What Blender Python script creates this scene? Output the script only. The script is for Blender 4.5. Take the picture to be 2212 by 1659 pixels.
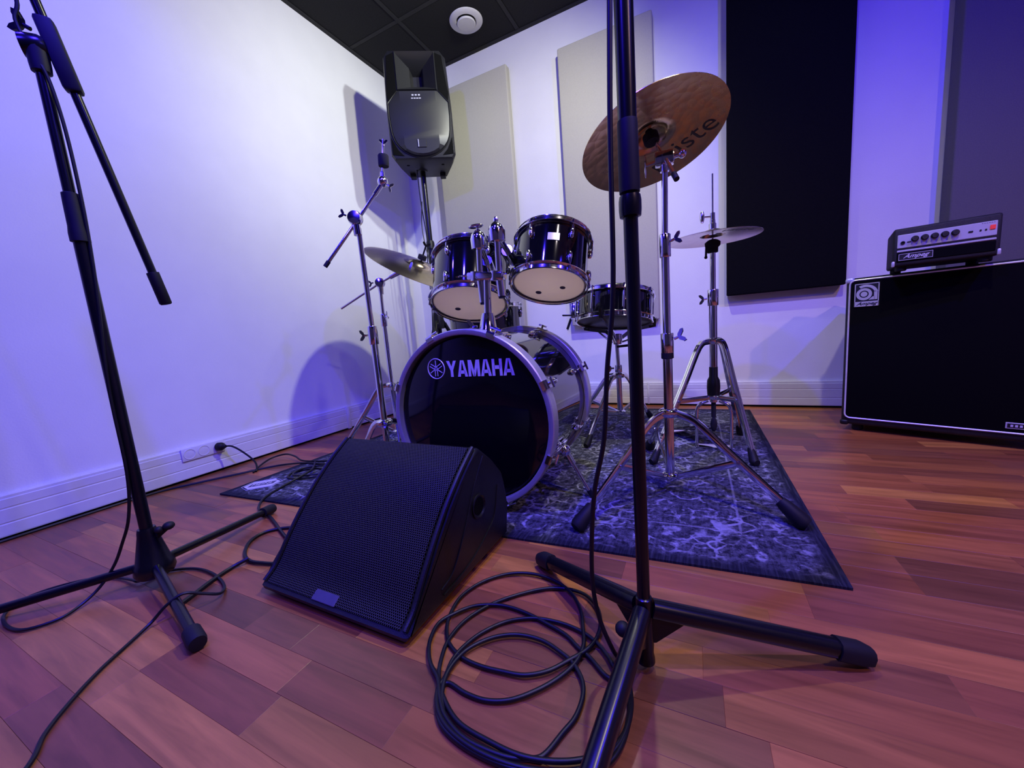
import bpy, bmesh, math, random
from mathutils import Vector, Matrix, Quaternion
PI = math.pi
sc = bpy.context.scene
for o in list(bpy.data.objects): bpy.data.objects.remove(o)
COL = sc.collection
V = Vector

# ------------------------------------------------------------------ camera
CAM_H = 0.557
yaw, pit, rol = math.radians(26.875), math.radians(-7.967), math.radians(-4.609)
fw = V((-math.sin(yaw)*math.cos(pit), math.cos(yaw)*math.cos(pit), math.sin(pit)))
rt = V((math.cos(yaw), math.sin(yaw), 0)); up = rt.cross(fw)
r2 = math.cos(rol)*rt + math.sin(rol)*up; u2 = -math.sin(rol)*rt + math.cos(rol)*up
cd = bpy.data.cameras.new('camera'); cam = bpy.data.objects.new('camera', cd); COL.objects.link(cam)
m = Matrix((r2, u2, -fw)).transposed().to_4x4(); m.translation = (0, 0, CAM_H)
cam.matrix_world = m
cd.sensor_fit = 'HORIZONTAL'; cd.sensor_width = 36; cd.lens = 819.97/2212*36; cd.clip_start = 0.02
sc.camera = cam

# ------------------------------------------------------------------ world, lights, exposure
w = bpy.data.worlds.new('world'); sc.world = w; w.use_nodes = True
w.node_tree.nodes['Background'].inputs[0].default_value = (0.01, 0.01, 0.02, 1)
w.node_tree.nodes['Background'].inputs[1].default_value = 0.3
sc.view_settings.view_transform = 'Standard'; sc.view_settings.look = 'None'
sc.view_settings.gamma = 1; sc.view_settings.use_curve_mapping = False
sc.view_settings.exposure = 0.0

def lamp(name, loc, target, color, power, size=60, blend=0.6, rad=0.03):
    l = bpy.data.lights.new(name, 'SPOT'); l.color = color; l.energy = power
    l.spot_size = math.radians(size); l.spot_blend = blend; l.shadow_soft_size = rad
    o = bpy.data.objects.new(name, l); COL.objects.link(o); o.location = loc
    o.rotation_euler = (V(target)-V(loc)).to_track_quat('-Z', 'Y').to_euler()
    return o
#LIGHTS
lamp('warm_spot', (-0.22, 1.48, 2.28), (-1.6, 1.9, 0.9), (1.0, 1.0, .70), 84, 165, 0.9)
lamp('stage_spot_white', (0.40, 1.78, 2.34), (-0.5, 1.9, 0.4), (.62, .60, .85), 14, 165, 0.9)
lamp('stage_spot_white', (0.45, 0.50, 2.37), (0.35, 1.15, 0.0), (.95, .82, .85), 58, 118, 0.8)
lamp('stage_spot_white', (-0.25, 1.80, 2.30), (-2.1, 2.0, 1.80), (.90, .97, 1.0), 68, 70, 1.0)
lamp('warm_spot', (1.9, -0.3, 2.40), (1.3, 1.2, 0.0), (1.0, .60, .55), 85, 100, 1.0)  # unseen warm fill, added to lift the floor at the right
lamp('blue_wash', (-0.6, -0.9, 2.30), (-1.9, 0.9, 0.9), (.04, .02, 1.0), 140, 150, 0.9, 0.05)
lamp('blue_wash', (1.25, 0.50, 2.38), (0.9, 1.6, 0.7), (.04, .02, 1.0), 170, 150, 0.9)
lamp('blue_wash', (-0.50, 0.10, 2.40), (-0.4, 0.5, 0.0), (.04, .02, 1.0), 275, 110, 0.9)  # unseen blue fill, added over the front middle of the floor
lamp('blue_wash', (-1.60, 0.10, 2.40), (-2.1, 0.3, 0.9), (.04, .02, 1.0), 65, 140, 0.9)
#ENDLIGHTS

# ------------------------------------------------------------------ materials
def new_mat(name):
    mt = bpy.data.materials.new(name); mt.use_nodes = True
    nt = mt.node_tree; return mt, nt, nt.nodes['Principled BSDF']
def N(nt, t, **kw):
    n = nt.nodes.new(t)
    for k, v in kw.items():
        if k in n.inputs: n.inputs[k].default_value = v
        else: setattr(n, k, v)
    return n
def simple(name, col, rough=0.5, metal=0.0, var=0.12, scale=40, bump=0.0, bscale=200, coat=0.0, spec=0.5):
    mt, nt, b = new_mat(name); L = nt.links.new
    tc = N(nt, 'ShaderNodeTexCoord'); nz = N(nt, 'ShaderNodeTexNoise', Scale=scale, Detail=3.0)
    L(tc.outputs['Object'], nz.inputs['Vector'])
    r = N(nt, 'ShaderNodeValToRGB')
    r.color_ramp.elements[0].color = tuple(c*(1-var) for c in col)+(1,)
    r.color_ramp.elements[1].color = tuple(min(1, c*(1+var)) for c in col)+(1,)
    r.color_ramp.elements[0].position = .3; r.color_ramp.elements[1].position = .7
    L(nz.outputs['Fac'], r.inputs['Fac']); L(r.outputs['Color'], b.inputs['Base Color'])
    b.inputs['Roughness'].default_value = rough; b.inputs['Metallic'].default_value = metal
    b.inputs['Specular IOR Level'].default_value = spec
    if coat: b.inputs['Coat Weight'].default_value = coat; b.inputs['Coat Roughness'].default_value = .03
    if bump:
        n2 = N(nt, 'ShaderNodeTexNoise', Scale=bscale, Detail=4.0); bp = N(nt, 'ShaderNodeBump', Strength=bump, Distance=.002)
        L(tc.outputs['Object'], n2.inputs['Vector']); L(n2.outputs['Fac'], bp.inputs['Height']); L(bp.outputs['Normal'], b.inputs['Normal'])
    return mt
M = {}
M['wall'] = simple('wall_paint', (.80, .80, .80), .75, var=.02, scale=6, bump=.25, bscale=160, spec=.3)
M['walldark'] = simple('darkened_unseen_wall', (.32, .32, .33), .8, var=.03, scale=6)  # unseen front wall, darkened to cut bounce and reflections on black parts
M['trunk'] = simple('white_plastic', (.70, .70, .70), .45, var=.02)
M['beige'] = simple('beige_fabric', (.50, .485, .40), .95, var=.05, scale=300, bump=.5, bscale=900, spec=.1)
M['blackfab'] = simple('black_fabric', (.005, .005, .006), .95, var=.2, scale=300, bump=.5, bscale=900, spec=.1)
M['greyfab'] = simple('grey_fabric', (.16, .155, .16), .95, var=.08, scale=260, bump=.6, bscale=700, spec=.1)
M['ceil'] = simple('black_ceiling_tile', (.018, .018, .019), .9, var=.15, scale=120, bump=.3, bscale=400, spec=.2)
M['tbar'] = simple('black_ceiling_bar', (.016, .016, .017), .85)
M['chrome'] = simple('chrome', (.78, .78, .80), .10, 1.0, var=.04, scale=20)
M['satin'] = simple('satin_hoop', (.42, .41, .43), .38, .55, var=.05)
M['gloss'] = simple('gloss_black_shell', (.003, .003, .004), .06, var=.1, coat=.6)
M['headblack'] = simple('black_drumhead', (.003, .003, .004), .07, var=.1, spec=.4)
M['clearhead'] = simple('clear_head_inner_shade', (.010, .010, .012), .45, var=.05, spec=.15)  # dark inside of the snare painted into its clear bottom head
def head_mat(name, col, tr, rough):
    mt = simple(name, col, rough, var=.04, scale=9); nt = mt.node_tree; b = nt.nodes['Principled BSDF']; o_ = nt.nodes['Material Output']
    t = N(nt, 'ShaderNodeBsdfTranslucent'); t.inputs[0].default_value = col+(1,); mx = N(nt, 'ShaderNodeMixShader'); mx.inputs[0].default_value = tr
    nt.links.new(b.outputs[0], mx.inputs[1]); nt.links.new(t.outputs[0], mx.inputs[2]); nt.links.new(mx.outputs[0], o_.inputs['Surface']); return mt
M['cream'] = head_mat('cream_drumhead', (.90, .76, .58), .62, .30)
M['whitehead'] = head_mat('white_drumhead', (.92, .91, .88), .75, .5)
M['birch'] = simple('birch_shell_inside', (.74, .60, .44), .5, var=.1, scale=12)
M['steel'] = simple('black_powder_coat', (.004, .004, .005), .27, var=.2, scale=150, spec=.4)
M['rubber'] = simple('black_rubber', (.007, .007, .008), .6, var=.2, spec=.3)
M['plastic'] = simple('black_plastic', (.006, .006, .007), .42, var=.15, spec=.35, bump=.3, bscale=500)
M['sheen'] = simple('dark_grille_sheen', (.028, .028, .031), .42, .3, var=.05, scale=300)
M['vinyl'] = simple('black_vinyl', (.008, .008, .009), .5, var=.2, spec=.4, bump=.7, bscale=600)
M['clothgrille'] = simple('black_grille_cloth', (.0025, .0025, .003), .9, var=.4, scale=700, spec=.08)
M['piping'] = simple('silver_piping', (.72, .72, .74), .3, .3)
M['silver'] = simple('silver_panel', (.62, .62, .66), .35, .35, var=.03)
M['ink'] = simple('black_ink', (.008, .008, .009), .5)
M['logo'] = simple('logo_silver', (.62, .60, .66), .35, .1, var=.03)
M['darkbadge'] = simple('dark_badge', (.05, .045, .09), .5)
M['felt'] = simple('black_felt', (.008, .008, .008), .95)
M['headmark'] = simple('grey_head_mark', (.10, .09, .09), .8)
M['cable'] = simple('cable_jacket', (.006, .006, .007), .42, spec=.35)
M['dark'] = simple('near_black_shade', (.002, .002, .002), .8, spec=.1)  # near-black, paints shade in holes, gaps and recesses; also plain dark parts

def bronze():
    mt, nt, b = new_mat('bronze_cymbal'); L = nt.links.new
    tc = N(nt, 'ShaderNodeTexCoord'); n1 = N(nt, 'ShaderNodeTexNoise', Scale=9.0, Detail=5.0, Roughness=.65)
    L(tc.outputs['Object'], n1.inputs['Vector'])
    r = N(nt, 'ShaderNodeValToRGB'); r.color_ramp.elements[0].color = (.44, .29, .12, 1); r.color_ramp.elements[1].color = (.76, .57, .28, 1)
    L(n1.outputs['Fac'], r.inputs['Fac']); L(r.outputs['Color'], b.inputs['Base Color'])
    b.inputs['Metallic'].default_value = 1
    r2_ = N(nt, 'ShaderNodeMapRange'); r2_.inputs[3].default_value = .16; r2_.inputs[4].default_value = .34
    L(n1.outputs['Fac'], r2_.inputs[0]); L(r2_.outputs[0], b.inputs['Roughness'])
    n2 = N(nt, 'ShaderNodeTexVoronoi', Scale=38.0); bp = N(nt, 'ShaderNodeBump', Strength=.18, Distance=.004)
    L(tc.outputs['Object'], n2.inputs['Vector']); L(n2.outputs['Distance'], bp.inputs['Height']); L(bp.outputs['Normal'], b.inputs['Normal'])
    return mt
M['bronze'] = bronze()
def silverbronze():
    mt = simple('pale_bronze_cymbal', (.66, .56, .44), .22, 1.0, var=.08, scale=30); return mt
M['palebronze'] = silverbronze()

def perforated():
    mt, nt, b = new_mat('perforated_grille'); L = nt.links.new
    tc = N(nt, 'ShaderNodeTexCoord'); mp = N(nt, 'ShaderNodeMapping'); mp.inputs['Scale'].default_value = (1, 1, 1)
    L(tc.outputs['UV'], mp.inputs['Vector'])
    def lat(off):
        a = N(nt, 'ShaderNodeVectorMath', operation='ADD'); a.inputs[1].default_value = off
        L(mp.outputs['Vector'], a.inputs[0])
        d = N(nt, 'ShaderNodeVectorMath', operation='MODULO'); d.inputs[1].default_value = (1, 1.732, 1); L(a.outputs[0], d.inputs[0])
        s = N(nt, 'ShaderNodeVectorMath', operation='SUBTRACT'); s.inputs[1].default_value = (.5, .866, 0); L(d.outputs[0], s.inputs[0])
        ln = N(nt, 'ShaderNodeVectorMath', operation='LENGTH'); L(s.outputs[0], ln.inputs[0]); return ln.outputs['Value']
    mn = N(nt, 'ShaderNodeMath', operation='MINIMUM'); L(lat((0, 0, 0)), mn.inputs[0]); L(lat((.5, .866, 0)), mn.inputs[1])
    r = N(nt, 'ShaderNodeValToRGB'); r.color_ramp.elements[0].position = .33; r.color_ramp.elements[1].position = .40
    r.color_ramp.elements[0].color = (.0015, .0015, .002, 1); r.color_ramp.elements[1].color = (.022, .022, .025, 1)
    L(mn.outputs[0], r.inputs['Fac']); L(r.outputs['Color'], b.inputs['Base Color'])
    r3 = N(nt, 'ShaderNodeMapRange'); r3.inputs[1].default_value = .33; r3.inputs[2].default_value = .40; r3.inputs[3].default_value = 0; r3.inputs[4].default_value = .5
    L(mn.outputs[0], r3.inputs[0]); L(r3.outputs[0], b.inputs['Specular IOR Level'])
    bp = N(nt, 'ShaderNodeBump', Strength=.6, Distance=.002); L(r3.outputs[0], bp.inputs['Height']); L(bp.outputs['Normal'], b.inputs['Normal'])
    b.inputs['Roughness'].default_value = .45
    return mt
M['perf'] = perforated()

def wood(name, island):
    mt, nt, b = new_mat(name); L = nt.links.new
    tc = N(nt, 'ShaderNodeTexCoord'); mp = N(nt, 'ShaderNodeMapping'); mp.inputs['Scale'].default_value = (2.2, 26, 26)
    oi = N(nt, 'ShaderNodeObjectInfo'); geo = N(nt, 'ShaderNodeNewGeometry')
    rnd = geo.outputs['Random Per Island'] if island else oi.outputs['Random']
    mul = N(nt, 'ShaderNodeMath', operation='MULTIPLY'); mul.inputs[1].default_value = 37.0; L(rnd, mul.inputs[0])
    cx = N(nt, 'ShaderNodeCombineXYZ'); L(mul.outputs[0], cx.inputs[0]); L(mul.outputs[0], cx.inputs[2])
    ad = N(nt, 'ShaderNodeVectorMath', operation='ADD'); L(tc.outputs['Object'], ad.inputs[0]); L(cx.outputs[0], ad.inputs[1])
    L(ad.outputs[0], mp.inputs['Vector'])
    nz = N(nt, 'ShaderNodeTexNoise', Scale=1.6, Detail=6.0, Roughness=.6, Distortion=.6); L(mp.outputs['Vector'], nz.inputs['Vector'])
    g = N(nt, 'ShaderNodeValToRGB'); g.color_ramp.elements[0].position = .3; g.color_ramp.elements[1].position = .72
    g.color_ramp.elements[0].color = (.62, .60, .60, 1); g.color_ramp.elements[1].color = (1.18, 1.18, 1.12, 1)
    L(nz.outputs['Fac'], g.inputs['Fac'])
    mx = N(nt, 'ShaderNodeMix', data_type='RGBA', blend_type='MULTIPLY'); mx.inputs[0].default_value = 1
    if island:
        pal = N(nt, 'ShaderNodeValToRGB'); pal.color_ramp.interpolation = 'CONSTANT'
        cols = [(.345, .108, .031), (.232, .077, .026), (.465, .169, .040), (.293, .095, .032), (.405, .131, .037)]
        e = pal.color_ramp.elements
        e[0].color = cols[0]+(1,); e[1].position = .2; e[1].color = cols[1]+(1,)
        for i in (2, 3, 4):
            x = e.new(i*.2); x.color = cols[i]+(1,)
        L(rnd, pal.inputs['Fac']); L(pal.outputs['Color'], mx.inputs[6])
    else: L(oi.outputs['Color'], mx.inputs[6])
    L(g.outputs['Color'], mx.inputs[7]); L(mx.outputs[2], b.inputs['Base Color'])
    rr = N(nt, 'ShaderNodeMapRange'); rr.inputs[3].default_value = .28; rr.inputs[4].default_value = .42
    L(nz.outputs['Fac'], rr.inputs[0]); L(rr.outputs[0], b.inputs['Roughness'])
    bp = N(nt, 'ShaderNodeBump', Strength=.12, Distance=.001); L(nz.outputs['Fac'], bp.inputs['Height']); L(bp.outputs['Normal'], b.inputs['Normal'])
    return mt
M['plank'] = wood('red_parquet', False); M['planks'] = wood('red_parquet_strips', True)
M['joint'] = simple('parquet_joint', (.17, .06, .045), .6, var=.3, scale=15)

def rugmat():
    mt, nt, b = new_mat('rug_pile'); L = nt.links.new
    tc = N(nt, 'ShaderNodeTexCoord'); sp = N(nt, 'ShaderNodeSeparateXYZ'); L(tc.outputs['UV'], sp.inputs[0])
    def math_(op, a, bb=None, c=None):
        n = N(nt, 'ShaderNodeMath', operation=op)
        for i, x in enumerate((a, bb, c)):
            if x is None: continue
            if isinstance(x, (int, float)): n.inputs[i].default_value = x
            else: L(x, n.inputs[i])
        return n.outputs[0]
    # uv in metres, rug 2.0 x 1.62
    nd = N(nt, 'ShaderNodeTexNoise', Scale=15.0, Detail=3.0); L(tc.outputs['UV'], nd.inputs['Vector'])
    dm = N(nt, 'ShaderNodeVectorMath', operation='MULTIPLY_ADD'); L(nd.outputs['Color'], dm.inputs[0]); dm.inputs[1].default_value = (.06, .06, 0); L(tc.outputs['UV'], dm.inputs[2])
    vor = N(nt, 'ShaderNodeTexVoronoi', Scale=11.5); vor.feature = 'F1'; L(dm.outputs[0], vor.inputs['Vector'])
    # rosettes: rings round voronoi centres ; vines: distorted bands
    ring = math_('ABSOLUTE', math_('SUBTRACT', math_('FRACT', math_('MULTIPLY', vor.outputs['Distance'], 3.1)), .5))
    ringm = N(nt, 'ShaderNodeMapRange'); ringm.inputs[1].default_value = .17; ringm.inputs[2].default_value = .05; L(ring, ringm.inputs[0])
    v2 = N(nt, 'ShaderNodeTexVoronoi', Scale=21.0); v2.feature = 'DISTANCE_TO_EDGE'; L(dm.outputs[0], v2.inputs['Vector'])
    vine = N(nt, 'ShaderNodeMapRange'); vine.inputs[1].default_value = .085; vine.inputs[2].default_value = .045; L(v2.outputs['Distance'], vine.inputs[0])
    wear = N(nt, 'ShaderNodeTexNoise', Scale=7.0, Detail=6.0, Roughness=.7); L(tc.outputs['UV'], wear.inputs['Vector'])
    wm = N(nt, 'ShaderNodeMapRange'); wm.inputs[1].default_value = .50; wm.inputs[2].default_value = .60; L(wear.outputs['Fac'], wm.inputs[0])
    wear2 = N(nt, 'ShaderNodeTexNoise', Scale=24.0, Detail=5.0, Roughness=.7); L(tc.outputs['UV'], wear2.inputs['Vector'])
    wm2 = N(nt, 'ShaderNodeMapRange'); wm2.inputs[1].default_value = .47; wm2.inputs[2].default_value = .58; L(wear2.outputs['Fac'], wm2.inputs[0])
    pat = math_('MAXIMUM', math_('MULTIPLY', ringm.outputs[0], wm2.outputs[0]), math_('MULTIPLY', vine.outputs[0], wm.outputs[0]))
    # streaky weave
    mp = N(nt, 'ShaderNodeMapping'); mp.inputs['Scale'].default_value = (160, 12, 1); L(tc.outputs['UV'], mp.inputs['Vector'])
    st = N(nt, 'ShaderNodeTexNoise', Scale=1.0, Detail=3.0); L(mp.outputs['Vector'], st.inputs['Vector'])
    stm = N(nt, 'ShaderNodeMapRange'); stm.inputs[1].default_value = .45; stm.inputs[2].default_value = .75; stm.inputs[4].default_value = .10; L(st.outputs['Fac'], stm.inputs[0])
    # border distance
    dx = math_('MINIMUM', sp.outputs[0], math_('SUBTRACT', 2.0, sp.outputs[0])); dy = math_('MINIMUM', sp.outputs[1], math_('SUBTRACT', 1.62, sp.outputs[1]))
    dd = math_('MINIMUM', dx, dy)
    edge = N(nt, 'ShaderNodeMapRange'); edge.inputs[1].default_value = .018; edge.inputs[2].default_value = .05; L(dd, edge.inputs[0])
    line = N(nt, 'ShaderNodeMapRange'); line.inputs[1].default_value = .004; line.inputs[2].default_value = .002; L(math_('ABSOLUTE', math_('SUBTRACT', dd, .175)), line.inputs[0])
    pat2 = math_('MULTIPLY', math_('MAXIMUM', pat, math_('MULTIPLY', line.outputs[0], .5)), edge.outputs[0])
    soft = N(nt, 'ShaderNodeTexNoise', Scale=55.0, Detail=6.0, Roughness=.75); L(tc.outputs['UV'], soft.inputs['Vector'])
    sfm = N(nt, 'ShaderNodeMapRange'); sfm.inputs[1].default_value = .42; sfm.inputs[2].default_value = .72; sfm.inputs[4].default_value = .40; L(soft.outputs['Fac'], sfm.inputs[0])
    tot = math_('ADD', math_('MULTIPLY', pat2, .72), math_('ADD', stm.outputs[0], math_('MULTIPLY', sfm.outputs[0], edge.outputs[0])))
    r = N(nt, 'ShaderNodeValToRGB'); r.color_ramp.elements[0].color = (.010, .011, .017, 1); r.color_ramp.elements[1].color = (.34, .35, .40, 1)
    L(tot, r.inputs['Fac']); L(r.outputs['Color'], b.inputs['Base Color'])
    b.inputs['Roughness'].default_value = .95; b.inputs['Specular IOR Level'].default_value = .15
    fn = N(nt, 'ShaderNodeTexNoise', Scale=400.0, Detail=2.0); L(tc.outputs['UV'], fn.inputs['Vector'])
    bp = N(nt, 'ShaderNodeBump', Strength=.6, Distance=.003); L(fn.outputs['Fac'], bp.inputs['Height']); L(bp.outputs['Normal'], b.inputs['Normal'])
    return mt
M['rug'] = rugmat()
def emis(name, col, s):
    mt, nt, b = new_mat(name); b.inputs['Base Color'].default_value = col+(1,)
    b.inputs['Emission Color'].default_value = col+(1,); b.inputs['Emission Strength'].default_value = s; return mt
M['red'] = emis('lit_red_switch', (.55, .03, .03), .55)

# ------------------------------------------------------------------ mesh helpers
ORG = {}
def link(name, me, parent=None):
    o = bpy.data.objects.new(name, me); COL.objects.link(o)
    if parent: o.parent = parent
    return o
def obj(name, bm, mat, parent=None, smooth=True, angle=40, label=None, origin=None):
    """bm is in world coordinates; the object sits at its parent's origin (or at origin)."""
    org = V(origin) if origin is not None else (ORG[parent.name] if parent else V((0, 0, 0)))
    bmesh.ops.translate(bm, verts=bm.verts, vec=-org)
    bmesh.ops.recalc_face_normals(bm, faces=bm.faces)
    me = bpy.data.meshes.new(name); bm.to_mesh(me); bm.free()
    mats = mat if isinstance(mat, (list, tuple)) else [mat]
    for x in mats: me.materials.append(x)
    if smooth:
        me.shade_smooth()
        try: me.set_sharp_from_angle(angle=math.radians(angle))
        except Exception: pass
    o = link(name, me, parent)
    if parent: o.location = org - ORG[parent.name]
    else: o.location = org
    ORG[o.name] = org
    if label: o['label'] = label
    return o
def tag(o, label, cat, group=None):
    o['label'] = label; o['category'] = cat
    if group: o['group'] = group
    return o
def thing(name, loc, label, cat, group=None):
    o = bpy.data.objects.new(name, None); COL.objects.link(o); o.location = loc; o.empty_display_size = .05
    ORG[o.name] = V(loc); return tag(o, label, cat, group)
def struct(o): o['kind'] = 'structure'; return o
BM = bmesh.new
def frame(n):
    n = V(n).normalized(); a = n.cross(V((0, 0, 1)))
    if a.length < 1e-5: a = V((1, 0, 0))
    a.normalize(); return a, n.cross(a).normalized(), n
def sweep(bm, pts, rads, seg=10, closed=False, cap=True, sect=None):
    pts = [V(p) for p in pts]; n = len(pts)
    if not isinstance(rads, (list, tuple)): rads = [rads]*n
    tang = []
    for i in range(n):
        a = pts[(i-1) % n] if (closed or i > 0) else pts[i]; b = pts[(i+1) % n] if (closed or i < n-1) else pts[i]
        tang.append((b-a).normalized())
    x, y, _ = frame(tang[0]); rings = []
    for i in range(n):
        if i:
            q = tang[i-1].rotation_difference(tang[i]); x = (q @ x).normalized()
        x = (x - tang[i]*x.dot(tang[i])).normalized(); y = tang[i].cross(x)
        ring = []
        if sect:
            # sect: (half width sideways, half height upwards), kept upright
            s = tang[i].cross(V((0, 0, 1)));
            s = s.normalized() if s.length > 1e-4 else x
            uu = s.cross(tang[i]).normalized()
            for (aa, bb) in sect: ring.append(bm.verts.new(pts[i] + s*aa + uu*bb))
        else:
            for k in range(seg):
                t = 2*PI*k/seg; ring.append(bm.verts.new(pts[i] + (x*math.cos(t) + y*math.sin(t))*rads[i]))
        rings.append(ring)
    k = len(rings[0])
    for i in range(n if closed else n-1):
        A, B = rings[i], rings[(i+1) % n]
        for j in range(k): bm.faces.new((A[j], A[(j+1) % k], B[(j+1) % k], B[j]))
    if cap and not closed:
        bm.faces.new(rings[0][::-1]); bm.faces.new(rings[-1])
    return bm
def cyl(bm, p0, p1, r0, r1=None, seg=14):
    return sweep(bm, [p0, p1], [r0, r0 if r1 is None else r1], seg)
def lathe(bm, prof, o, n, seg=32, closed_prof=False, cap=True):
    """prof: (radius, height along n)"""
    a, b, n = frame(n); o = V(o); rings = []
    for r, h in prof:
        rings.append([bm.verts.new(o + n*h + (a*math.cos(2*PI*k/seg) + b*math.sin(2*PI*k/seg))*max(r, 1e-5)) for k in range(seg)])
    m_ = len(rings)
    for i in range(m_ if closed_prof else m_-1):
        A, B = rings[i], rings[(i+1) % m_]
        for k in range(seg): bm.faces.new((A[k], A[(k+1) % seg], B[(k+1) % seg], B[k]))
    if cap and not closed_prof:
        bm.faces.new(rings[0][::-1]); bm.faces.new(rings[-1])
    return bm
def basis(x, y, z, o=(0, 0, 0)):
    mm = Matrix((V(x), V(y), V(z))).transposed().to_4x4(); mm.translation = V(o); return mm
def box(bm, c, s, mat=None, bev=0.0, seg=2):
    g = bmesh.ops.create_cube(bm, size=1.0); vs = g['verts']
    for v in vs: v.co = V((v.co.x*s[0], v.co.y*s[1], v.co.z*s[2])) + V(c)
    if bev:
        es = list({e for v in vs for e in v.link_edges})
        r = bmesh.ops.bevel(bm, geom=es, offset=bev, segments=seg, profile=.5, affect='EDGES')
        vs = list({v for f in r['faces'] for v in f.verts} | {v for v in vs if v.is_valid})
    if mat is not None:
        for v in vs: v.co = mat @ v.co
    return vs
def prism(bm, poly, h0, h1, mat):
    """poly 2D in (x,y) of mat, extruded along its z"""
    a = [bm.verts.new(mat @ V((x, y, h0))) for x, y in poly]; b = [bm.verts.new(mat @ V((x, y, h1))) for x, y in poly]
    n = len(poly)
    for i in range(n): bm.faces.new((a[i], a[(i+1) % n], b[(i+1) % n], b[i]))
    bm.faces.new(a[::-1]); bm.faces.new(b); return bm
def spl(pts, n=8, closed=False):
    P = [V(p) for p in pts]; out = []; m_ = len(P)
    for i in range(m_ if closed else m_-1):
        p1, p2 = P[i], P[(i+1) % m_]
        p0 = P[i-1] if (i > 0 or closed) else p1*2-p2
        p3 = P[(i+2) % m_] if (i+2 < m_ or closed) else p2*2-p1
        for k in range(n):
            t = k/n; out.append(.5*((2*p1)+(p2-p0)*t+(2*p0-5*p1+4*p2-p3)*t*t+(3*p1-p0-3*p2+p3)*t**3))
    if not closed: out.append(P[-1])
    return out
def sphere(bm, c, r, u=14, v=10, sc_=(1, 1, 1), mat=None):
    g = bmesh.ops.create_uvsphere(bm, u_segments=u, v_segments=v, radius=r)
    for x in g['verts']:
        x.co = V((x.co.x*sc_[0], x.co.y*sc_[1], x.co.z*sc_[2]))
        if mat is not None: x.co = mat.to_3x3() @ x.co
        x.co += V(c)
def wing(bm, c, axis, span, size=.018, t=.003):
    """wing bolt: stem along axis, two flat ears spread along span"""
    a = V(axis).normalized(); s = V(span); s = (s - a*s.dot(a)).normalized(); k = a.cross(s)
    cyl(bm, V(c)-a*size*.7, V(c), size*.22, seg=8)
    for sg in (1, -1):
        poly = [(0, -.15), (.5, .0), (1.05, .55), (1.0, .95), (.55, .85), (.0, .35)]
        mm = basis(s*sg*size, a*size, k*sg, c); prism(bm, poly, -t/2, t/2, mm)
def text(body, size, mat4, mat, parent, name='lettering', depth=.0008, sx=1.0, shear=0.0, bold=0.0, label=None, spacing=1.0):
    cu = bpy.data.curves.new('txt', 'FONT'); cu.body = body; cu.size = size; cu.extrude = depth; cu.shear = shear; cu.offset = bold
    cu.align_x = 'CENTER'; cu.align_y = 'CENTER'; cu.resolution_u = 4; cu.space_character = spacing
    t = bpy.data.objects.new('txt', cu); COL.objects.link(t)
    dg = bpy.context.evaluated_depsgraph_get(); me = bpy.data.meshes.new_from_object(t.evaluated_get(dg))
    bpy.data.objects.remove(t); bpy.data.curves.remove(cu)
    bm = BM(); bm.from_mesh(me); bpy.data.meshes.remove(me)
    for v in bm.verts: v.co = mat4 @ V((v.co.x*sx, v.co.y, v.co.z))
    return obj(name, bm, mat, parent, smooth=False, label=label)

# ------------------------------------------------------------------ room
X0, Y0, HC = -2.101, 2.6056, 2.504
XR, YF = 2.9, -2.4
def wallbox(name, c, s, mat):
    bm = BM(); box(bm, c, s); return struct(obj(name, bm, mat, smooth=False))
wl = wallbox('wall_left', (X0-.05, (Y0+YF)/2, HC/2), (.1, Y0-YF+.2, HC), M['wall'])
wallbox('wall_back', ((X0+XR)/2, Y0+.05, HC/2), (XR-X0, .1, HC), M['wall'])
wallbox('wall_right', (XR+.05, (Y0+YF)/2, HC/2), (.1, Y0-YF+.2, HC), M['wall'])
wallbox('wall_front', ((X0+XR)/2, YF-.05, HC/2), (XR-X0, .1, HC), M['walldark'])
ceil = wallbox('ceiling', ((X0+XR)/2, (Y0+YF)/2, HC+.07), (XR-X0+.2, Y0-YF+.2, .1), M['ceil'])
# suspended tiles: grid lines at x = -1.06 + .6k and y = 2.12 - .6k
gx = [X0] + [-1.66+.6*k for k in range(8)] + [XR]; gy = [YF] + [2.12-.6*k for k in range(7, -1, -1)] + [Y0]
for i in range(len(gx)-1):
    for j in range(len(gy)-1):
        bm = BM(); a, b, c, d = gx[i], gx[i+1], gy[j], gy[j+1]
        box(bm, ((a+b)/2, (c+d)/2, HC+.008), (b-a-.026, d-c-.026, .016), bev=.003, seg=1)
        obj('ceiling_tile', bm, M['ceil'], ceil, smooth=False, origin=((a+b)/2, (c+d)/2, HC))
for x in gx[1:-1]:
    bm = BM(); box(bm, (x, (Y0+YF)/2, HC+.007), (.024, Y0-YF, .018)); obj('ceiling_bar', bm, M['tbar'], ceil, smooth=False)
for y in gy[1:-1]:
    bm = BM(); box(bm, ((X0+XR)/2, y, HC+.0075), (XR-X0, .024, .018)); obj('ceiling_bar', bm, M['tbar'], ceil, smooth=False)
for n, c, s in (('trim_1', (X0+.011, (Y0+YF)/2, HC+.004), (.022, Y0-YF, .022)), ('trim_2', ((X0+XR)/2, Y0-.011, HC+.004), (XR-X0, .022, .022))):
    bm = BM(); box(bm, c, s); struct(obj(n, bm, M['tbar'], smooth=False))

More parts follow.
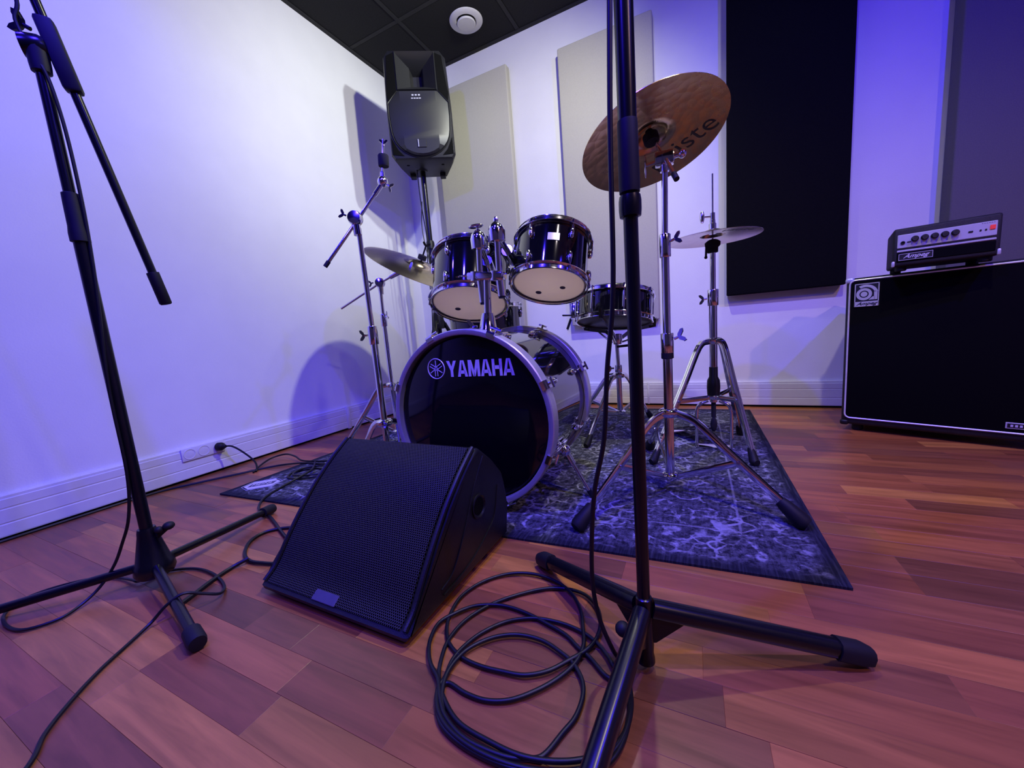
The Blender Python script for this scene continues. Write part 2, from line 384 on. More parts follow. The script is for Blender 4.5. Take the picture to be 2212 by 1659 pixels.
# wall trunking that serves as baseboard (ribbed cover, dark gap below)
TH, ZB = .150, .012
prof = [(0, ZB), (.018, ZB), (.019, ZB+.004), (.019, ZB+.040), (.0175, ZB+.042), (.0175, ZB+.045), (.019, ZB+.047), (.019, ZB+.090), (.0178, ZB+.092), (.0178, ZB+.095), (.019, ZB+.097), (.019, TH-.014), (.0155, TH-.012), (.0155, TH-.003), (.014, TH), (0, TH)]
bm = BM(); prism(bm, prof, YF, Y0-.02, basis((1, 0, 0), (0, 0, 1), (0, -1, 0), (X0, 0, 0)) @ Matrix.Scale(-1, 4, (0, 0, 1)))
bl = struct(obj('baseboard_left', bm, M['trunk'], smooth=False))
bm = BM(); prism(bm, prof, X0, XR, basis((0, -1, 0), (0, 0, 1), (1, 0, 0), (0, Y0, 0)) @ Matrix.Scale(1, 4))
bb = struct(obj('baseboard_back', bm, M['trunk'], smooth=False))
for y in (1.70, -.4):
    bm = BM(); box(bm, (X0+.0105, y, (TH+ZB)/2-.003), (.022, .028, TH-ZB+.008), bev=.002); obj('joint_cover', bm, M['trunk'], bl)
bm = BM(); box(bm, (-.315, Y0-.0105, (TH+ZB)/2), (.012, .021, TH-ZB+.004), bev=.002); obj('joint_cover', bm, M['trunk'], bb)
for n, c, s in (('gap_shade_left', (X0+.004, (Y0+YF)/2, .006), (.008, Y0-YF, .012)), ('gap_shade_back', ((X0+XR)/2, Y0-.004, .006), (XR-X0, .008, .012))):
    bm = BM(); box(bm, c, s); struct(obj(n, bm, M['dark'], smooth=False))  # near-black strips paint the shade in the gap under the trunking

# floor: slab with parquet strips laid on it
bm = BM(); box(bm, ((X0+XR)/2, (Y0+YF)/2, -.0535), (XR-X0+.2, Y0-YF+.2, .1)); floor = struct(obj('floor', bm, M['joint'], smooth=False))
rng = random.Random(5)
PITCH, TH_R = .0665, math.radians(1.0)
PAL = [(.302, .093, .030), (.345, .111, .032), (.275, .085, .030), (.387, .131, .035), (.198, .068, .025), (.327, .101, .031), (.448, .177, .039), (.259, .086, .030), (.362, .121, .037)]
known = {1: [(.376, 4), ], 0: [(.376, 4)], -8: [(-.706, 4)], -9: [(-.642, 2)], -5: [(-.28, 3)], 7: [(.391, 6)], -1: [(.176, 7)], -2: [(.176, 2)]}
rest = BM(); count = 0
RUG = [(-1.734, .758), (.261, .887), (.242, 2.482), (-1.70, 2.40)]
def plank_bm(bm, x0, x1, y0, y1, lift):
    ct, s_ = math.cos(TH_R), math.sin(TH_R)
    def P(x, y, z): return V((x*ct-(y-.909)*s_, .909+x*s_+(y-.909)*ct, z))
    z0, z1 = -.0035, lift; e = .0004; b = .0002
    lo = [bm.verts.new(P(x, y, z0)) for x, y in ((x0+.00004, y0+.00015), (x1-.00004, y0+.00015), (x1-.00004, y1-.00015), (x0+.00004, y1-.00015))]
    mi = [bm.verts.new(P(x, y, z1-b)) for x, y in ((x0+.00004, y0+.00015), (x1-.00004, y0+.00015), (x1-.00004, y1-.00015), (x0+.00004, y1-.00015))]
    hi = [bm.verts.new(P(x, y, z1)) for x, y in ((x0+e, y0+e), (x1-e, y0+e), (x1-e, y1-e), (x0+e, y1-e))]
    for A, B in ((lo, mi), (mi, hi)):
        for k in range(4): bm.faces.new((A[k], A[(k+1) % 4], B[(k+1) % 4], B[k]))
    bm.faces.new(hi)
cand = []
for row in range(-50, 27):
    y0 = .909 + row*PITCH - .0; y1 = y0 + PITCH
    if y1 > Y0+.06: continue
    ks = sorted(k for k, _ in known.get(row, [])); cuts = []
    x = X0 - rng.uniform(0, .4)
    while x < XR:
        cuts.append(x); x += rng.choice((.28, .36, .42, .5, .58, .47))*rng.uniform(.85, 1.15)
    for k in ks: cuts = [c for c in cuts if abs(c-k) > .13] + [k]
    cuts = sorted(cuts) + [XR+.02]
    for a, b in zip(cuts[:-1], cuts[1:]):
        a2, b2 = max(a, X0+.002), min(b, XR-.002)
        if b2-a2 < .02: continue
        ci = rng.randrange(len(PAL))
        for k, c in known.get(row, []):
            if abs(a-k) < 1e-6: ci = c
        cx, cy = (a2+b2)/2, (y0+y1)/2
        d = V((cx, cy, 0)) - V((0, 0, CAM_H)); dep = d.dot(fw)
        u_ = d.dot(r2)/max(dep, .01); v_ = d.dot(u2)/max(dep, .01)
        hw = (b2-a2)/2/max(dep, .05)
        inview = dep > .18 and abs(u_) < 1.349+hw+.1 and v_ > -1.012-.25 and v_ < 1.0
        under = -1.66 < a2 and b2 < .2 and .93 < y0 and y1 < 2.36
        cand.append((dep, inview and not under and y1 < 1.98, a2, b2, y0, y1, ci))
cand.sort(key=lambda t: t[0])
for dep, good, a2, b2, y0, y1, ci in cand:
    if good and count < 290:
        bm = BM(); plank_bm(bm, a2, b2, y0, y1, rng.uniform(-.0002, .0002))
        o = obj('plank', bm, M['plank'], floor, smooth=False, origin=((a2+b2)/2, (y0+y1)/2, 0)); c = PAL[ci]; k = rng.uniform(.74, 1.16)
        o.color = (c[0]*k, c[1]*k, c[2]*k, 1); count += 1
    else: plank_bm(rest, a2, b2, y0, y1, 0)
o = obj('plank_strips', rest, M['planks'], floor, smooth=False); o['kind'] = 'stuff'
print('planks', count)

# ------------------------------------------------------------------ rug
bm = BM(); uvl = bm.loops.layers.uv.new('UVMap'); nx, ny = 40, 32; grid = []
for j in range(ny+1):
    rowv = []
    for i in range(nx+1):
        s, t = i/nx, j/ny
        p = V(RUG[0])*(1-s)*(1-t)+V(RUG[1])*s*(1-t)+V(RUG[2])*s*t+V(RUG[3])*(1-s)*t
        rowv.append(bm.verts.new((p.x, p.y, .0062)))
    grid.append(rowv)
for j in range(ny):
    for i in range(nx):
        f = bm.faces.new((grid[j][i], grid[j][i+1], grid[j+1][i+1], grid[j+1][i]))
        for lp, (a, b) in zip(f.loops, ((i, j), (i+1, j), (i+1, j+1), (i, j+1))): lp[uvl].uv = (2.0*a/nx, 1.62*b/ny)
be = [e for e in bm.edges if e.is_boundary]
ex = bmesh.ops.extrude_edge_only(bm, edges=be)
for v in [g for g in ex['geom'] if isinstance(g, bmesh.types.BMVert)]: v.co.z = .0005
rug = thing('rug', (-.73, 1.6, 0), 'dark faded oriental drum rug lying under the whole drum kit', 'rug')
obj('pile', bm, M['rug'], rug, smooth=False)
lm = V((-1.650, .876, .0064)); LM = basis((.72, .69, 0), (-.69, .72, 0), (0, 0, 1), lm)
oc = [(.068, 0), (.040, .040), (-.040, .040), (-.068, 0), (-.040, -.040), (.040, -.040)]
bm = BM(); prism(bm, oc, 0, .0006, LM); obj('logo_patch', bm, M['logo'], rug, smooth=False, label='pale hexagonal maker patch in the rug corner')
bm = BM(); sweep(bm, [LM @ V((x*1.12, y*1.16, .0002)) for x, y in oc], .0010, 4, closed=True); obj('logo_outline', bm, M['logo'], rug, smooth=False)
bm = BM(); prism(bm, [(-.050, -.015), (.044, -.017), (.052, .015), (-.042, .017)], .0006, .0009, LM); obj('logo_band', bm, M['darkbadge'], rug, smooth=False)
text('MEINL', .030, LM @ Matrix.Translation((0, 0, .0010)), M['logo'], rug, 'logo_lettering', .0002, .95, .15)

# ------------------------------------------------------------------ acoustic panels and ceiling valve
def panel(x0, x1, z0, z1, depth, fab, label):
    t = thing('acoustic_panel', ((x0+x1)/2, Y0, z0), label, 'acoustic panel', 'acoustic panels on the back wall')
    bm = BM(); box(bm, ((x0+x1)/2, Y0-.012-(depth-.012)/2, (z0+z1)/2), (x1-x0, depth-.012, z1-z0), bev=.008, seg=3); obj('fabric_cover', bm, fab, t)
    bm = BM(); box(bm, ((x0+x1)/2, Y0-.006, (z0+z1)/2), (x1-x0-.03, .012, z1-z0-.03)); obj('back_frame', bm, M['dark'], t, smooth=False)
panel(-1.745, -1.145, .50, 2.31, .065, M['beige'], 'beige fabric acoustic panel behind the loudspeaker in the corner')
panel(-.790, -.232, .555, 2.265, .065, M['beige'], 'beige fabric acoustic panel behind the right rack tom and crash cymbal')
panel(.132, .660, .655, 2.38, .075, M['blackfab'], 'tall black fabric acoustic panel left of the amplifier')
panel(1.006, 1.62, .55, 2.38, .10, M['greyfab'], 'grey fabric acoustic panel behind the amplifier head')

vt = thing('ceiling_valve', (-1.306, 2.346, HC), 'round white air valve set in the black ceiling', 'air vent')
bm = BM(); lathe(bm, [(.052, -.02), (.060, .004), (.066, .010), (.098, .008), (.104, .003), (.104, 0), (.05, -.03)], (-1.306, 2.346, HC), (0, 0, -1), 40, cap=False); obj('rim', bm, M['trunk'], vt)
bm = BM(); lathe(bm, [(.062, -.014), (.062, -.012)], (-1.306, 2.346, HC), (0, 0, -1), 32); obj('throat', bm, M['dark'], vt)
bm = BM(); lathe(bm, [(.040, .002), (.056, .012), (.058, .018), (.054, .022), (.02, .024), (.001, .0245)], (-1.306, 2.346, HC), (0, 0, -1), 40); obj('disc', bm, M['trunk'], vt)
bm = BM(); cyl(bm, (-1.306, 2.346, HC+.012), (-1.306, 2.346, HC-.004), .006, seg=8); obj('spindle', bm, M['trunk'], vt)

# triple socket on the left trunking + plug
xs = X0+.019
so = thing('power_socket', (xs, .88, .125), 'white triple power socket set in the left wall trunking', 'socket')
bm = BM(); box(bm, (xs+.003, .880, .1215), (.008, .172, .058), bev=.003); obj('plate', bm, M['trunk'], so)
for y in (.824, .880, .936):
    if y == .936: continue
    bm = BM(); lathe(bm, [(.024, .0065), (.0235, .0085), (.0205, .0085), (.0195, .003), (.001, .0025)], (xs, y, .1215), (1, 0, 0), 24, cap=False); s1 = obj('outlet', bm, M['trunk'], so)
    bm = BM()
    for dy in (-.0095, .0095): cyl(bm, (xs+.002, y+dy, .1215), (xs+.0045, y+dy, .1215), .0025, seg=8)
    obj('contact_holes', bm, M['dark'], s1)

# ------------------------------------------------------------------ cables
def cable(name, pts, r, label, n=6, cat='cable', group=None, seg=7, mat='cable'):
    bm = BM(); P = spl(pts, n); sweep(bm, P, r, seg)
    o = obj(name, bm, M[mat], None, origin=P[0]); return tag(o, label, cat, group)
pl = thing('power_plug_lead', (X0+.045, .936, .118), 'black mains plug with its lead sagging from the wall socket to the floor', 'power lead')
bm = BM(); lathe(bm, [(.001, .005), (.019, .006), (.0195, .022), (.017, .030), (.010, .036), (.009, .046), (.0055, .052)], (xs+.004, .936, .1215), (1, .25, .02), 20); obj('plug', bm, M['rubber'], pl)
bm = BM(); sweep(bm, spl([(xs+.045, .945, .123), (xs+.075, .965, .118), (xs+.12, .985, .085), (xs+.17, 1.0, .04), (-1.875, .985, .012), (-1.862, .972, .004)], 6), .0042, 7); obj('lead', bm, M['cable'], pl)
cable('floor_cable', [(-1.862, .960, .004), (-1.93, 1.03, .006), (-1.97, 1.11, .012), (-1.93, 1.16, .02), (-1.84, 1.15, .02), (-1.76, 1.13, .012), (-1.68, 1.14, .011), (-1.58, 1.17, .011)], .0042, 'thin black cable arching over the floor onto the rug edge', cat='cable')
cable('floor_cable', [(-2.07, -.6, .005), (-2.07, .1, .005), (-2.068, .45, .005), (-2.055, .671, .005), (-1.992, .80, .005), (-1.913, .932, .005), (-1.870, 1.01, .005), (-1.80, 1.075, .007), (-1.69, 1.11, .012), (-1.60, 1.12, .011), (-1.45, 1.16, .011)], .0045, 'black cable running along the foot of the left wall to the rug', cat='cable')
cable('coiled_cable', [(-1.35, 1.02, .011), (-1.45, 1.06, .011), (-1.57, 1.07, .011), (-1.63, 1.01, .011), (-1.60, .955, .011), (-1.52, .955, .013), (-1.45, 1.0, .016), (-1.46, 1.07, .018), (-1.55, 1.095, .016), (-1.615, 1.04, .018), (-1.585, .97, .018), (-1.50, .98, .02), (-1.44, 1.04, .018), (-1.36, 1.07, .011)], .0045, 'small loose coil of black cable on the rug corner', cat='cable')
cable('floor_cable', [(-1.66, 1.13, .011), (-1.57, 1.06, .024), (-1.52, 1.0, .026), (-1.515, .88, .011), (-1.48, .79, .011), (-1.43, .735, .006), (-1.36, .705, .006), (-1.30, .695, .007), (-1.24, .675, .006), (-1.16, .645, .006), (-1.08, .62, .006), (-1.0, .62, .006), (-.93, .63, .006)], .0045, 'dark cable crossing the rug edge and passing under the far left stand foot', cat='cable')
cable('floor_cable', [(-.94, .66, .005), (-1.05, .68, .005), (-1.15, .672, .005), (-1.205, .63, .005), (-1.20, .58, .005), (-1.15, .535, .005), (-1.09, .512, .006), (-1.03, .52, .006), (-.95, .545, .005)], .0048, 'bent black cable looping out from under the wedge monitor', cat='cable')
cable('floor_cable', [(-1.085, .51, .014), (-1.10, .475, .006), (-1.09, .43, .006), (-1.075, .39, .006), (-1.06, .35, .006)], .0052, 'short thick cable end with connector beside the left stand leg', cat='cable')

# ------------------------------------------------------------------ microphone stands
def mic_leg(bm, p0, p1, r):
    sweep(bm, [p0, p1], r, 14)
def end_cap(p, d, r, l, flat=False):
    bm = BM(); d = V(d).normalized(); p = V(p)
    lathe(bm, [(r*.9, -l*.5), (r*1.25, -l*.48), (r*1.3, l*.3), (r*1.15, l*.5), (r*.5, l*.52)], p, d, 16); return bm
# right stand, three flat-topped legs and an upright
P = V((-.0855, .567, 0)); ms = thing('microphone_stand', P, 'black microphone stand on flat tripod legs in the foreground, right of the wedge', 'mic stand', 'microphone stands')
bm = BM(); cyl(bm, P+V((0, 0, .018)), P+V((0, 0, .722)), .0098, seg=20); obj('lower_pole', bm, M['steel'], ms)
bm = BM(); cyl(bm, P+V((0, 0, .80)), P+V((.002, 0, 1.62)), .0122, seg=20); obj('upper_pole', bm, M['steel'], ms)
bm = BM(); lathe(bm, [(.0098, .728), (.0135, .729), (.0140, .738), (.0134, .79), (.0132, .815), (.0128, .819), (.0098, .82)], P, (0, 0, 1), 22); obj('clutch_grip', bm, M['rubber'], ms)
bm = BM(); lathe(bm, [(.0098, .697), (.0142, .698), (.0150, .706), (.0150, .718), (.0138, .725), (.0098, .726)], P, (0, 0, 1), 22); obj('clutch_ring', bm, M['steel'], ms)
bm = BM(); lathe(bm, [(.0098, .128), (.0125, .126), (.013, .118), (.0135, .10), (.0135, .045), (.0125, .03), (.0145, .020), (.0145, .014), (.006, .013)], P, (0, 0, 1), 20); obj('hub', bm, M['steel'], ms)
bm = BM(); sphere(bm, P+V((-.030, -.022, .078)), .012, 12, 8, (1, 1, .95)); cyl(bm, P+V((-.010, -.006, .078)), P+V((-.028, -.02, .078)), .005, seg=8); obj('hub_knob', bm, M['rubber'], ms)
for f in ((.235, .700), (-.355, .769), (-.135, .226)):
    f = V((f[0], f[1], 0)); d = (f-P).normalized(); s0 = P + d*.012 + V((0, 0, .108)); s1 = f - d*.01 + V((0, 0, .019)); ax = (s1-s0).normalized()
    w_, h_ = .0135, .0125
    sect = [(-w_*.75, -h_), (w_*.75, -h_), (w_, -h_*.7), (w_, h_*.25), (w_*.72, h_*.8), (w_*.3, h_), (-w_*.3, h_), (-w_*.72, h_*.8), (-w_, h_*.25), (-w_, -h_*.7)]
    bm = BM(); sweep(bm, [s0, s1-ax*.02], 1, sect=sect); lg = obj('leg', bm, M['steel'], ms, angle=50)
    k = 1.18; sc2 = [(a*k, b*k) for a, b in sect]; bm = BM()
    sweep(bm, [s1-ax*.05, s1-ax*.012, s1+ax*.004], 1, sect=sc2)
    for v in bm.verts:
        if (v.co-s1).dot(ax) > 0: v.co = s1 + (v.co-s1)*.82 - V((0, 0, .002))
    for v in bm.verts: v.co.z = max(v.co.z, .0005)
    obj('end_cap', bm, M['rubber'], lg)
    bm = BM(); mm = basis(d, (0, 0, 1), d.cross(V((0, 0, 1))), P)
    prism(bm, [(.010, .108), (.066, .092), (.060, .080), (.016, .050), (.010, .050)], -.006, .006, mm); g = obj('gusset', bm, M['steel'], lg, smooth=False)
    bm = BM()
    side = d.cross(V((0, 0, 1)))
    for q in (.036, .050): sphere(bm, P+d*q+V((0, 0, .093-(q-.036)*.3))+side*.0075, .004, 8, 6); sphere(bm, P+d*q+V((0, 0, .093-(q-.036)*.3))-side*.0075, .004, 8, 6)
    obj('rivets', bm, M['chrome'], lg)

# left stand with boom arm
P = V((-1.227, .372, 0)); ml = thing('microphone_stand', P, 'black boom microphone stand at the left in front of the white wall', 'mic stand', 'microphone stands')
bm = BM(); cyl(bm, P+V((0, 0, .10)), P+V((0, 0, .86)), .0125, seg=20); obj('lower_pole', bm, M['steel'], ml)
bm = BM(); cyl(bm, P+V((0, 0, .84)), P+V((-.001, 0, 1.19)), .0100, seg=20); obj('upper_pole', bm, M['steel'], ml)
bm = BM(); lathe(bm, [(.0125, .825), (.0165, .827), (.0165, .845), (.0150, .86), (.0145, .905), (.0138, .928), (.0100, .930)], P, (0, 0, 1), 20); obj('clutch_grip', bm, M['rubber'], ml)
bm = BM(); lathe(bm, [(.010, .150), (.017, .150), (.019, .142), (.020, .132), (.034, .066), (.039, .058), (.041, .040), (.037, .030), (.012, .028)], P, (0, 0, 1), 28); obj('hub', bm, M['steel'], ml)
bm = BM(); sphere(bm, P+V((.036, .030, .146)), .0125, 12, 8, (1, 1, .8)); sphere(bm, P+V((.030, .012, .143)), .009, 10, 6); cyl(bm, P+V((.012, .010, .122)), P+V((.036, .030, .146)), .007, seg=10); obj('hub_knob', bm, M['rubber'], ml)
for f in ((-.868, .297), (-1.330, .722), (-1.497, .096)):
    f = V((f[0], f[1], 0)); d = (f-P).normalized()
    f = P + d*min((f-P).length, .375)
    s0 = P + d*.030 + V((0, 0, .053)); s1 = f + V((0, 0, .0175)); ax = (s1-s0).normalized()
    bm = BM(); cyl(bm, s0, s1-ax*.01, .0105, seg=16); lg = obj('leg', bm, M['steel'], ml)
    obj('end_cap', end_cap(s1-ax*.016, ax, .0128, .045), M['rubber'], lg)
# boom clamp and boom
b0, b1 = V((-1.238, .332, 1.62)), V((-1.192, .487, .693)); bd = (b1-b0).normalized(); off = V((0, 0, 0))
bm = BM(); cyl(bm, b0+off*.6, b1-bd*.02, .0086, seg=16); bo = obj('boom_arm', bm, M['steel'], ml)
bm = BM(); lathe(bm, [(.0086, -.075), (.0125, -.074), (.0125, 0), (.010, .003), (.002, .004)], b1, bd, 16); obj('counterweight_sleeve', bm, M['rubber'], bo)
bm = BM(); mm = basis((bd.cross(V((.48, .88, 0)))).normalized(), bd, V((.48, .88, 0)).normalized(), V((-1.2175, .4005, 1.210)))
box(bm, (0, 0, 0), (.030, .138, .030), mm, .007); obj('boom_clamp', bm, M['rubber'], ml)
bm = BM(); lathe(bm, [(.003, -.020), (.021, -.019), (.023, -.010), (.023, .010), (.019, .018), (.003, .019)], V((-1.2340, .372, 1.218)), (.45, .88, .1), 20); obj('swivel_disc', bm, M['steel'], ml)
bm = BM(); lathe(bm, [(.010, 1.165), (.0155, 1.168), (.0165, 1.18), (.017, 1.215), (.010, 1.22)], P+V((-.001, 0, 0)), (0, 0, 1), 18); obj('clamp_socket', bm, M['rubber'], ml)
bm = BM(); wing(bm, V((-1.238, .362, 1.256)), (-.6, -.6, .5), (.5, .1, .9), .019, .009); obj('clamp_knob', bm, M['rubber'], ml)
# left microphone cable
bx = V((.013, -.012, 0))
path = [(-1.256, .330, 1.60), (-1.243, .350, 1.40), (-1.231, .360, 1.299), (-1.232, .352, 1.255), (-1.222, .362, 1.20), (-1.212, .374, 1.154), (-1.213, .383, 1.054), (-1.214, .384, .911), (-1.215, .380, .791), (-1.214, .374, .70), (-1.216, .360, .50), (-1.218, .358, .30), (-1.232, .348, .19), (-1.262, .334, .12), (-1.282, .318, .07), (-1.292, .290, .03), (-1.290, .255, .010), (-1.280, .217, .006), (-1.313, .173, .005), (-1.387, .163, .005), (-1.454, .178, .005), (-1.486, .215, .005), (-1.472, .265, .005), (-1.421, .318, .005), (-1.36, .340, .005), (-1.30, .347, .009), (-1.276, .352, .008), (-1.272, .385, .005), (-1.25, .415, .005), (-1.19, .440, .005), (-1.112, .442, .005), (-1.034, .425, .006), (-1.0, .400, .012), (-1.005, .372, .030), (-1.016, .343, .048), (-1.028, .315, .036), (-1.039, .290, .012), (-1.021, .248, .005), (-.99, .2, .005), (-.95, .154, .005), (-.904, .113, .005), (-.856, .087, .005), (-.80, .03, .005), (-.72, -.06, .005)]
cable('microphone_cable', path, .0034, 'thin black microphone cable hanging down the left boom stand and looping on the floor', group='microphone cables')

# right microphone cable: hangs from the stand and ends in a coil on the floor (floor x, y pairs)
COIL = [(-0.128, 0.561), (-0.109, 0.531), (-0.096, 0.489), (-0.098, 0.444), (-0.117, 0.411), (-0.157, 0.383), (-0.211, 0.366), (-0.266, 0.365), (-0.318, 0.371), (-0.36, 0.393), (-0.391, 0.421), (-0.412, 0.459), (-0.422, 0.496), (-0.418, 0.544), (-0.394, 0.595), (-0.353, 0.642), (-0.302, 0.681), (-0.257, 0.694), (-0.218, 0.688), (-0.187, 0.66), (-0.172, 0.622), (-0.171, 0.586), (-0.181, 0.556), (-0.203, 0.525), (-0.228, 0.495), (-0.26, 0.475), (-0.297, 0.468), (-0.336, 0.464), (-0.374, 0.467), (-0.408, 0.48), (-0.432, 0.5), (-0.454, 0.538), (-0.464, 0.597), (-0.443, 0.655), (-0.399, 0.698), (-0.344, 0.715), (-0.288, 0.706), (-0.247, 0.682), (-0.217, 0.644), (-0.198, 0.597), (-0.188, 0.563), (-0.191, 0.527), (-0.207, 0.492), (-0.233, 0.458), (-0.264, 0.43), (-0.298, 0.416), (-0.334, 0.414), (-0.372, 0.418), (-0.372, 0.394), (-0.346, 0.363), (-0.303, 0.349), (-0.244, 0.347), (-0.187, 0.357), (-0.13, 0.388), (-0.102, 0.429), (-0.096, 0.477), (-0.109, 0.515), (-0.134, 0.544), (-0.145, 0.558), (-0.17, 0.58), (-0.203, 0.595), (-0.247, 0.601), (-0.296, 0.594), (-0.34, 0.569), (-0.37, 0.531), (-0.385, 0.493), (-0.389, 0.458), (-0.381, 0.425), (-0.377, 0.399), (-0.354, 0.372), (-0.319, 0.355), (-0.267, 0.348), (-0.206, 0.354), (-0.145, 0.375), (-0.109, 0.403), (-0.096, 0.451), (-0.102, 0.498), (-0.12, 0.516), (-0.142, 0.524), (-0.172, 0.547), (-0.196, 0.56), (-0.226, 0.579), (-0.271, 0.592), (-0.318, 0.602), (-0.37, 0.602), (-0.418, 0.582), (-0.446, 0.549), (-0.461, 0.515), (-0.452, 0.477), (-0.434, 0.45), (-0.415, 0.432), (-0.389, 0.416), (-0.366, 0.391), (-0.34, 0.37), (-0.296, 0.356), (-0.239, 0.358), (-0.208, 0.368), (-0.19, 0.38), (-0.176, 0.416), (-0.166, 0.444), (-0.165, 0.478), (-0.174, 0.503), (-0.195, 0.525), (-0.22, 0.537), (-0.259, 0.548), (-0.303, 0.544), (-0.341, 0.524), (-0.369, 0.492), (-0.38, 0.462), (-0.38, 0.428), (-0.366, 0.396), (-0.344, 0.371)]
hang = [(-0.086, 0.553, 1.275), (-0.093, 0.551, 1.101), (-0.099, 0.55, 0.956), (-0.105, 0.549, 0.796), (-0.109, 0.548, 0.606), (-0.122, 0.546, 0.49), (-0.131, 0.544, 0.386), (-0.148, 0.541, 0.306), (-0.157, 0.54, 0.214), (-0.158, 0.539, 0.142), (-0.15, 0.541, 0.086), (-0.134, 0.544, 0.039)]
path = hang + [(x, y, .0045 + .0042*(.5+.5*math.sin(i*.37))) for i, (x, y) in enumerate(COIL)]
cable('microphone_cable', path, .0036, 'black microphone cable hanging along the right stand and coiled on the floor', group='microphone cables', n=6, seg=10)

# ------------------------------------------------------------------ wedge monitor
WX0, WX1 = -.922, -.480
wp = [(.450, .012), (.447, .022), (.486, .046), (.525, .098), (.568, .148), (.615, .196), (.668, .240), (.705, .266), (.735, .286), (.748, .284), (.795, .240), (.848, .188), (.857, .160), (.860, .088), (.852, .012)]
wm_ = thing('wedge_monitor', ((WX0+WX1)/2, .65, 0), 'black wedge stage monitor with curved perforated grille on the wooden floor', 'monitor speaker')
bm = BM(); prism(bm, wp, WX0, WX1, basis((0, 1, 0), (0, 0, 1), (1, 0, 0)))
es = [e for e in bm.edges if abs(e.verts[0].co.x-e.verts[1].co.x) < 1e-5]
bmesh.ops.bevel(bm, geom=es, offset=.010, segments=3, profile=.5, affect='EDGES'); obj('cabinet', bm, M['plastic'], wm_, angle=30)
# grille: curved sheet a few mm proud of the front
curve = spl([(0, .455, .026), (0, .486, .050), (0, .525, .1005), (0, .568, .1505), (0, .615, .199), (0, .668, .2432), (0, .705, .2692), (0, .732, .2870)], 5)
bm = BM(); uvl = bm.loops.layers.uv.new('UVMap'); dist = 0; rows = []; HOLE = .0050
for i, p in enumerate(curve):
    if i: dist += (p-curve[i-1]).length
    t = (curve[min(i+1, len(curve)-1)]-curve[max(i-1, 0)]).normalized(); nrm = V((0, -t.z, t.y))
    q = p + nrm*.0035
    rows.append(([bm.verts.new((x, q.y, q.z)) for x in (WX0+.018, WX1-.022)], dist))
for (A, da), (B, db) in zip(rows[:-1], rows[1:]):
    f = bm.faces.new((A[0], A[1], B[1], B[0]))
    for lp, uv in zip(f.loops, ((0, da), (.402, da), (.402, db), (0, db))): lp[uvl].uv = (uv[0]/HOLE+5, uv[1]/HOLE+5)
be = [e for e in bm.edges if e.is_boundary]; ex = bmesh.ops.extrude_edge_only(bm, edges=be)
for v in [g for g in ex['geom'] if isinstance(g, bmesh.types.BMVert)]: v.co += V((0, .003, -.004))
obj('grille', bm, M['perf'], wm_, angle=30)
for x in (WX0+.008, WX1-.010):
    bm = BM(); sweep(bm, [(x, p.y-.001, p.z+.003) for p in curve], .0055, 8); obj('edge_rail', bm, M['plastic'], wm_)
g0 = V((-.713, .4655, .0265)); tn = V((0, .034, .022)).normalized(); nr = V((0, -tn.z, tn.y))
bm = BM(); box(bm, (0, 0, 0), (.070, .022, .003), basis((1, 0, 0), tn, nr, g0+nr*.0085), .001, 1); bd_ = obj('badge', bm, M['darkbadge'], wm_, smooth=False, label='small dark violet maker badge low on the grille')
xs_ = WX1
bm = BM(); lathe(bm, [(.030, -.001), (.030, .003), (.026, .0035), (.022, -.0005)], (xs_, .720, .150), (1, 0, 0), 28, cap=False); hd = obj('pole_cup', bm, M['plastic'], wm_)
bm = BM(); lathe(bm, [(.021, .0006), (.001, .0008)], (xs_, .720, .150), (1, 0, 0), 24, cap=False); obj('cup_hole', bm, M['dark'], hd)
for ln in ([(.757, .262), (.70, .195), (.655, .125), (.60, .060), (.555, .045)], [(.815, .165), (.79, .10), (.755, .072), (.66, .038), (.56, .030)]):
    bm = BM(); sweep(bm, spl([(xs_+.0004, y, z) for y, z in ln], 5), .0016, 6); obj('side_rib', bm, M['plastic'], wm_)
for x in (WX0+.05, WX1-.05):
    for y in (.49, .82):
        bm = BM(); lathe(bm, [(.014, 0 if y < .7 else .0066), (.016, .003 if y < .7 else .008), (.016, .013)], (x, y, 0), (0, 0, 1), 14); obj('rubber_foot', bm, M['rubber'], wm_)

# ------------------------------------------------------------------ drums
def drum_hoop(bm, c, n, r, h=.022, t=.0025, seg=44):
    # flanged steel hoop starting at height 0 above c, flange outwards at the shell side
    lathe(bm, [(r-.001, 0), (r+.0095, 0), (r+.0105, .0018), (r+.009, .0035), (r+.0015, .0045), (r+.0012, h-.004), (r+.004, h-.002), (r+.0042, h), (r+.001, h+.0012), (r-.0018, h-.002), (r-.0018, .002)], c, n, seg, closed_prof=True)
def lug(bm, p, out, n, l=.042, w_=.0085):
    """teardrop lug on a shell: p on shell, out = radial, n = axis"""
    s = V(n).cross(V(out)).normalized(); mm = basis(s, n, out, p)
    sphere(bm, V(p)+V(out)*.004, 1.0, 10, 8, (w_, l/2, .011), mm)
    cyl(bm, V(p)+V(out)*.010+V(n)*l*.30, V(p)+V(out)*.010+V(n)*l*.62, .0042, seg=8)
def rod(bm, p0, p1): cyl(bm, p0, p1, .0026, seg=6); d = (V(p1)-V(p0)).normalized(); cyl(bm, V(p1)-d*.002, V(p1)+d*.009, .0042, seg=6)
